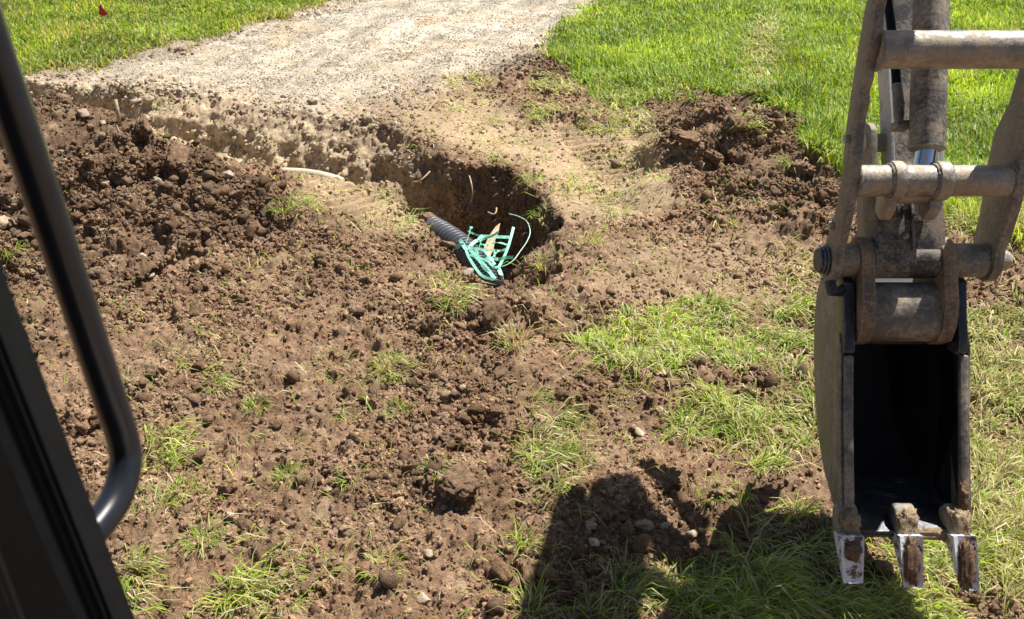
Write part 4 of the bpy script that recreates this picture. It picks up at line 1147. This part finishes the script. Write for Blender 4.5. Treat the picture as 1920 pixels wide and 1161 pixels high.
# teeth
for q, (tx, dx, tipu) in enumerate(((.938, .006, -.893), (1.100, .010, -.905), (1.247, .020, -.912))):
    bm_obj('tooth_adapter', prism([(-.680, .0), (-.69, -.016), (-.71, -.028), (-.745, -.038), (-.785, -.042), (-.795, -.02), (-.79, .03), (-.70, .03)], tx - .030, tx + .030, .010, seg=3), M_CRUSTD if q == 9 else M_BUCKET, bucket, True, AU)
    # tooth: a wedge that tapers in thickness, hollow faced
    b = bmesh.new()
    us_ = [-.760, -.80, -.84, -.875, tipu]; fw_ = [-.058, -.056, -.053, -.050, -.048]; bk_ = [.0, -.012, -.026, -.038, -.046]; hw_ = [.0315, .031, .0295, .028, .0265]
    rw = []
    for k in range(5):
        cx = tx + dx * k / 4
        rw.append([b.verts.new(L3(cx - hw_[k], us_[k], fw_[k])), b.verts.new(L3(cx - hw_[k] * .55, us_[k], fw_[k] + .006)), b.verts.new(L3(cx + hw_[k] * .55, us_[k], fw_[k] + .006)),
                   b.verts.new(L3(cx + hw_[k], us_[k], fw_[k])), b.verts.new(L3(cx + hw_[k], us_[k], bk_[k])), b.verts.new(L3(cx - hw_[k], us_[k], bk_[k]))])
    for r0, r1 in zip(rw, rw[1:]):
        for k in range(6): b.faces.new((r0[k], r0[(k + 1) % 6], r1[(k + 1) % 6], r1[k]))
    b.faces.new(rw[0]); b.faces.new(rw[-1][::-1])
    bm_obj('tooth', b, M_TOOTH, bucket, False)
    # soil stuck on the tooth and its adapter
    def crust(cx, u, w, ru, rx, rw_, mat, seed):
        S_ = np.sign(ICO4[0]) * np.abs(ICO4[0]) ** .72
        V = S_ * (1 + .30 * fbm(ICO4[0] + seed, 2.6, 2, seed)[:, None] + .22 * fbm(ICO4[0] + seed, 8, 3, seed + 5)[:, None])
        pts = np.array([L3(cx + v[0] * rx, u + v[1] * ru, w + v[2] * rw_)[:] for v in V])
        return obj('soil_crust', mesh_np('soil_crust', pts, ICO4[1], mat), bucket)
    crust(tx + .001, -.732, -.032, .038, .0285, .009, M_CRUST, 600 + q)
    crust(tx + dx * .4, (-.80, -.825, -.835)[q], -.050, (.028, .062, .068)[q], .022, .009, M_CRUSTD, 610 + q)
crust(1.165, -.765, -.016, .016, .060, .008, M_CRUST, 620)
crust(1.262, -.665, -.022, .045, .014, .012, M_CRUSTD, 621)
L3 = _L3
PW = -.075
# --- pins, boss, linkage
bm_obj('bucket_pin', xtube(.845, 1.330, 0, PW, .030), M_TUBE, ex, True, AU)
for x0, x1 in ((.8875, .9370), (1.1945, 1.2875)):
    bm_obj('pin_bush', xtube(x0, x1, 0, PW, .047), M_THUMB, ex, True, AU)
for k in range(3):
    bm_obj('pin_washer', xtube(.8505 - k * .0085, .8590 - k * .0085, 0, PW, .042 - .004 * k), M_DARK, ex, True, AU)
bm_obj('pin_nut', tube_bm([L3(1.318, 0, PW), L3(1.346, 0, PW), L3(1.358, 0, PW)], [.030, .030, .022], 14), M_TUBE, ex, True, AU)
bm_obj('grease_fitting', tube_bm([L3(.866, -.055, -.08), L3(.872, -.085, -.082), L3(.895, -.085, -.078), L3(.915, -.07, -.07)], [.014, .018, .016, .012], 10), M_DARK, ex, True, AU)
# --- stick
stick = bm_obj('stick', prism([(-.040, -.075), (-.03, -.108), (.02, -.118), (.20, -.098), (.27, -.055), (.95, .03), (1.25, .03), (1.36, .08), (1.34, .20), (1.15, .16), (.80, .09), (.45, .04), (.10, .0), (.0, -.03)], 1.0580, 1.1680, .006), M_STICK, ex, True, AU)
chk = [(.25, -.060), (.95, .026), (1.25, .026), (1.15, .15), (.80, .08), (.45, .03), (.25, .015)]
bm_obj('stick_cheek', prism(chk, 1.0470, 1.0575, .003), M_STICKSIDE, stick, True, AU)
bm_obj('stick_cheek', prism(chk, 1.1685, 1.1780, .003), M_STICKSIDE, stick, True, AU)
bm_obj('stick_foot', prism([(-.042, -.075), (-.034, -.112), (.03, -.124), (.20, -.104), (.24, -.08), (.24, .0), (.10, -.01), (.0, -.03)], .9840, 1.0575, .008), M_STICK, stick, True, AU)
bm_obj('stick_rib', prism([(.02, -.119), (.03, -.130), (.22, -.108), (.22, -.09)], 1.0730, 1.0800, .002), M_STICK, stick, True, AU)
bm_obj('stick_boss', xtube(.9735, 1.1525, 0, PW, .050), M_STICK, stick, True, AU)
# bucket side links behind
lk = circ(.335, .0, .055, 150, -10, 12) + [(.18, .06), (.02, .05), (-.03, .03), (-.03, -.02), (.10, -.045), (.24, -.05)]
for x0, x1 in ((.9930, 1.0110), (1.1780, 1.1960)):
    bm_obj('side_link', prism(lk, x0, x1, .004), M_STICKSIDE if x0 > 1.1 else M_THUMB, ex, True, AU)
bm_obj('bucket_link', prism([(.36, .05), (.30, .02), (.02, .36), (-.06, .34), (-.07, .40), (.0, .43), (.10, .40)], 1.115, 1.165, .005), M_STICK, ex, True, AU)
bm_obj('link_pin', xtube(.988, 1.201, .335, .0, .026), M_TUBE, ex, True, AU)
bm_obj('bucket_cylinder', tube_bm([L3(1.12, .36, .03), L3(1.15, .62, .15), L3(1.15, .62, .15), L3(1.15, 1.16, .30)], [.02, .02, .04, .04], 20), M_CYL, ex, True, AU)
# --- thumb
tfront = [(.632, -.400), (.600, -.410), (.575, -.392), (.548, -.390), (.520, -.372), (.500, -.366), (.472, -.338), (.43, -.332), (.405, -.306), (.375, -.306), (.345, -.282), (.315, -.272), (.25, -.262), (.185, -.240), (.12, -.207), (.059, -.171), (.02, -.140), (-.03, -.128), (-.055, -.100), (-.060, -.070), (-.046, -.032)]
tl = tfront + [(.0, -.020), (.045, -.060), (.13, -.140), (.22, -.185), (.321, -.208), (.40, -.240), (.50, -.285), (.60, -.335), (.645, -.370)]
tr = tfront + [(.0, -.012), (.06, -.020), (.13, -.055), (.25, -.090), (.337, -.128), (.403, -.200), (.476, -.245), (.60, -.330), (.645, -.370)]
bm_obj('thumb_plate', prism(tl, .8600, .8870, .005), M_THUMB, ex, True, AU)
bm_obj('thumb_plate', prism(tr, 1.2880, 1.3150, .005), M_THUMB, ex, True, AU)
bm_obj('thumb_cross_tube', xtube(.8875, 1.2875, .497, -.342, .0455), M_TUBE, ex, True, AU)
lower = bm_obj('thumb_cross_tube', xtube(.8875, 1.2875, .198, -.205, .0405), M_TUBE, ex, True, AU)
for x0, x1 in ((.975, 1.005), (1.090, 1.124)):
    lug = circ(.198, -.205, .052, 100, 290, 14) + [(.125, -.185), (.100, -.145), (.13, -.11), (.225, -.145)]
    bm_obj('lug', prism(lug, x0, x1, .007), M_TUBE, lower, True, AU)
def weld(x, u, w, r, parent, seed):
    """a lumpy bead of weld round a tube end"""
    pts_ = [L3(x, u + math.cos(a_) * r, w + math.sin(a_) * r) for a_ in np.linspace(0, 2 * math.pi, 49)]
    rr = np.random.default_rng(seed)
    return bm_obj('weld_bead', tube_bm(pts_, [.0052 * rr.uniform(.65, 1.3) for _ in pts_], 7), M_THUMB, parent, True, AU)
upper = [o for o in ex.children if o.name.startswith('thumb_cross_tube') and o != lower][0]
weld(.8885, .497, -.342, .0465, upper, 1); weld(1.2865, .497, -.342, .0465, upper, 2)
weld(.8885, .198, -.205, .0415, lower, 3); weld(1.2865, .198, -.205, .0415, lower, 4)
for k_, x_ in enumerate((.9745, 1.0055, 1.0895, 1.1245)): weld(x_, .198, -.205, .0415, lower, 5 + k_)
for (u_, w_) in ((.09, -.125), (.30, -.235)):
    bm_obj('bolt', tube_bm([L3(.8595, u_, w_), L3(.850, u_, w_), L3(.848, u_, w_)], [.012, .012, .009], 6), M_TUBE, ex, False)
for (u_, w_) in ((.06, -.121), (.14, -.112)):
    bm_obj('grease_nipple', tube_bm([L3(1.055, u_, w_), L3(1.055, u_ + .002, w_ - .012), L3(1.055, u_ + .003, w_ - .018)], [.007, .006, .003], 8), M_TUBE, stick, True, AU)
# --- thumb cylinder
c0, c1 = L3(1.088, .300, -.175), L3(1.132, 1.05, -.13)
cyl = bm_obj('thumb_cylinder', tube_bm([c0, c1], .045, 28), M_CYL, ex, True, AU)
dv = (c1 - c0).normalized()
bm_obj('gland', tube_bm([c0 - dv * .016, c0 - dv * .014, c0 - dv * .001], [.044, .047, .047], 28), M_THUMB, cyl, True, AU)
bm_obj('rod', tube_bm([L3(1.066, .20, -.185), c0], .0275, 24), M_CHROME, cyl, True, AU)
bm_obj('rod_end', tube_bm([L3(1.0055, .175, -.165), L3(1.0895, .175, -.165)], .032, 20), M_TUBE, cyl, True, AU)
bm_obj('port_block', prism([(.345, -.10), (.345, -.145), (.368, -.15), (.368, -.10)], 1.022, 1.057, .003), M_CYL, cyl, True, AU)
hose = bm_obj('hose', tube_bm(smooth_path([L3(1.041, .47, -.10), L3(1.041, .56, -.085), L3(1.039, .72, -.05), L3(1.035, .95, -.01)], 6), .0125, 12), M_RUBBER, ex, True, AU)
bm_obj('hose_crimp', tube_bm([L3(1.038, .368, -.122), L3(1.0385, .39, -.12), L3(1.039, .40, -.118), L3(1.0395, .42, -.115), L3(1.040, .43, -.112), L3(1.041, .472, -.10)], [.010, .015, .0135, .016, .0145, .0145], 12), M_THUMB, hose, True, AU)
# --- boom above the view, back to the machine
EL = L3(1.10, 1.26, .0)
bt = [EL + Vector((.0, .10, .0)), EL + Vector((.0, -.10, .12)), Vector((1.105, 2.60, 2.26)), Vector((1.105, 2.0, 2.38)), Vector((1.09, 1.3, 2.15)), Vector((1.02, .75, 1.5)), Vector((1.0, .55, .8))]
bp = smooth_path([np.array(v[:]) for v in bt], 5)
bm = bmesh.new(); rws = []
for k, p in enumerate(bp):
    t = Vector(bp[min(k + 1, len(bp) - 1)] - bp[max(k - 1, 0)]).normalized(); s = Vector((1, 0, 0)); nn = t.cross(s).normalized()
    h = .10 + .05 * math.sin(math.pi * k / (len(bp) - 1)); p = Vector(p)
    rws.append([bm.verts.new(p + s * a_ * .118 + nn * c_ * h) for a_, c_ in ((-1, -1), (1, -1), (1, 1), (-1, 1))])
for r0, r1 in zip(rws, rws[1:]):
    for k in range(4): bm.faces.new((r0[k], r0[(k + 1) % 4], r1[(k + 1) % 4], r1[k]))
bm.faces.new(rws[0][::-1]); bm.faces.new(rws[-1])
bm_obj('boom', bm, M_BODY, ex, True, AU)
bm_obj('arm_cylinder', tube_bm([EL + Vector((0, -.16, .16)), Vector((1.09, 2.3, 2.5)), Vector((1.07, 1.7, 2.56))], .05, 16), M_CYL, ex, True, AU)
# --- cab: post, grab handle, floor, roof and the machine under it
def post(pixtop, pixbot, Y, profile, name, mat, z0=.75, z1=2.75):
    a_, b_ = atY(*pixtop, Y), atY(*pixbot, Y)
    d = (b_ - a_) / (b_[2] - a_[2])                     # per metre of z
    A = a_ + d * (z0 - a_[2]); Bp = a_ + d * (z1 - a_[2])
    bm = bmesh.new(); lo = [bm.verts.new(Vector(A) + Vector((x, y, 0))) for x, y in profile]; hi = [bm.verts.new(Vector(Bp) + Vector((x, y, 0))) for x, y in profile]
    bm.faces.new(lo[::-1]); bm.faces.new(hi)
    for k in range(len(profile)): bm.faces.new((lo[k], lo[(k + 1) % len(profile)], hi[(k + 1) % len(profile)], hi[k]))
    bmesh.ops.recalc_face_normals(bm, faces=bm.faces)
    bmesh.ops.bevel(bm, geom=[e for e in bm.edges if e.calc_face_angle(0) > .5], offset=.003, segments=2, affect='EDGES')
    return bm_obj(name, bm, mat, ex, True, AU)
post((-48, 520), (207, 1161), .50, [(0, 0), (0, .03), (-.012, .045), (-.05, .045), (-.05, -.02), (-.016, -.02), (-.010, -.004)], 'door_seal', M_RUBBER)
post((-105, 560), (145, 1161), .47, [(0.002, -.005), (-.002, .0), (-.14, .03), (-.14, -.08), (-.05, -.075), (-.02, -.045)], 'cab_post', M_CAB)
post((-175, 600), (35, 1161), .40, [(0, 0), (-.004, .012), (-.10, .02), (-.10, -.05), (-.02, -.04)], 'door_frame', M_CAB)
hp = [atY(-165, -330, .60), atY(-46, 0, .60), atY(90, 400, .60), atY(205, 745, .60), atY(232, 830, .60), atY(234, 880, .59), atY(217, 935, .57), atY(184, 985, .545), atY(140, 1030, .52)]
hpath = hp[:3] + [np.array(p) for p in smooth_path(hp[3:], 6)]
bm_obj('grab_handle', tube_bm(hpath, .0132, 24), M_HANDLE, ex, True, AU)
def bxm(x0, x1, y0, y1, z0, z1, bev=.02):
    b = bmesh.new(); bmesh.ops.create_cube(b, size=1)
    for v in b.verts: v.co = Vector(((x0 + x1) / 2 + v.co.x * (x1 - x0), (y0 + y1) / 2 + v.co.y * (y1 - y0), (z0 + z1) / 2 + v.co.z * (z1 - z0)))
    bmesh.ops.bevel(b, geom=list(b.edges), offset=bev, segments=2, affect='EDGES'); return b
bm_obj('cab_floor', bxm(-.52, .50, -.75, .42, .72, .80), M_CAB, ex, True, AU)
bm_obj('cab_roof', bxm(-.56, .54, -.85, .40, 2.70, 2.78), M_BODY, ex, True, AU)
bm_obj('rear_panel', bxm(-.50, .48, -.84, -.78, .81, 2.69), M_CAB, ex, True, AU)
bm_obj('machine_body', bxm(-.60, 1.15, -1.9, .30, .45, .715, .05), M_BODY, ex, True, AU)
for x0 in (-.72, .88):
    b = bmesh.new(); prf = [(-1.75 + .24 * math.cos(a_), .24 + .24 * math.sin(a_)) for a_ in np.linspace(math.pi / 2, 3 * math.pi / 2, 9)] + [(.55 + .24 * math.cos(a_), .24 + .24 * math.sin(a_)) for a_ in np.linspace(-math.pi / 2, math.pi / 2, 9)]
    A = [b.verts.new((x0, y, z + .0)) for y, z in prf]; Bv = [b.verts.new((x0 + .32, y, z)) for y, z in prf]
    b.faces.new(A); b.faces.new(Bv[::-1])
    for k in range(len(prf)): b.faces.new((A[k], Bv[k], Bv[(k + 1) % len(prf)], A[(k + 1) % len(prf)]))
    bm_obj('track', b, M_RUBBER, ex, True, AU)
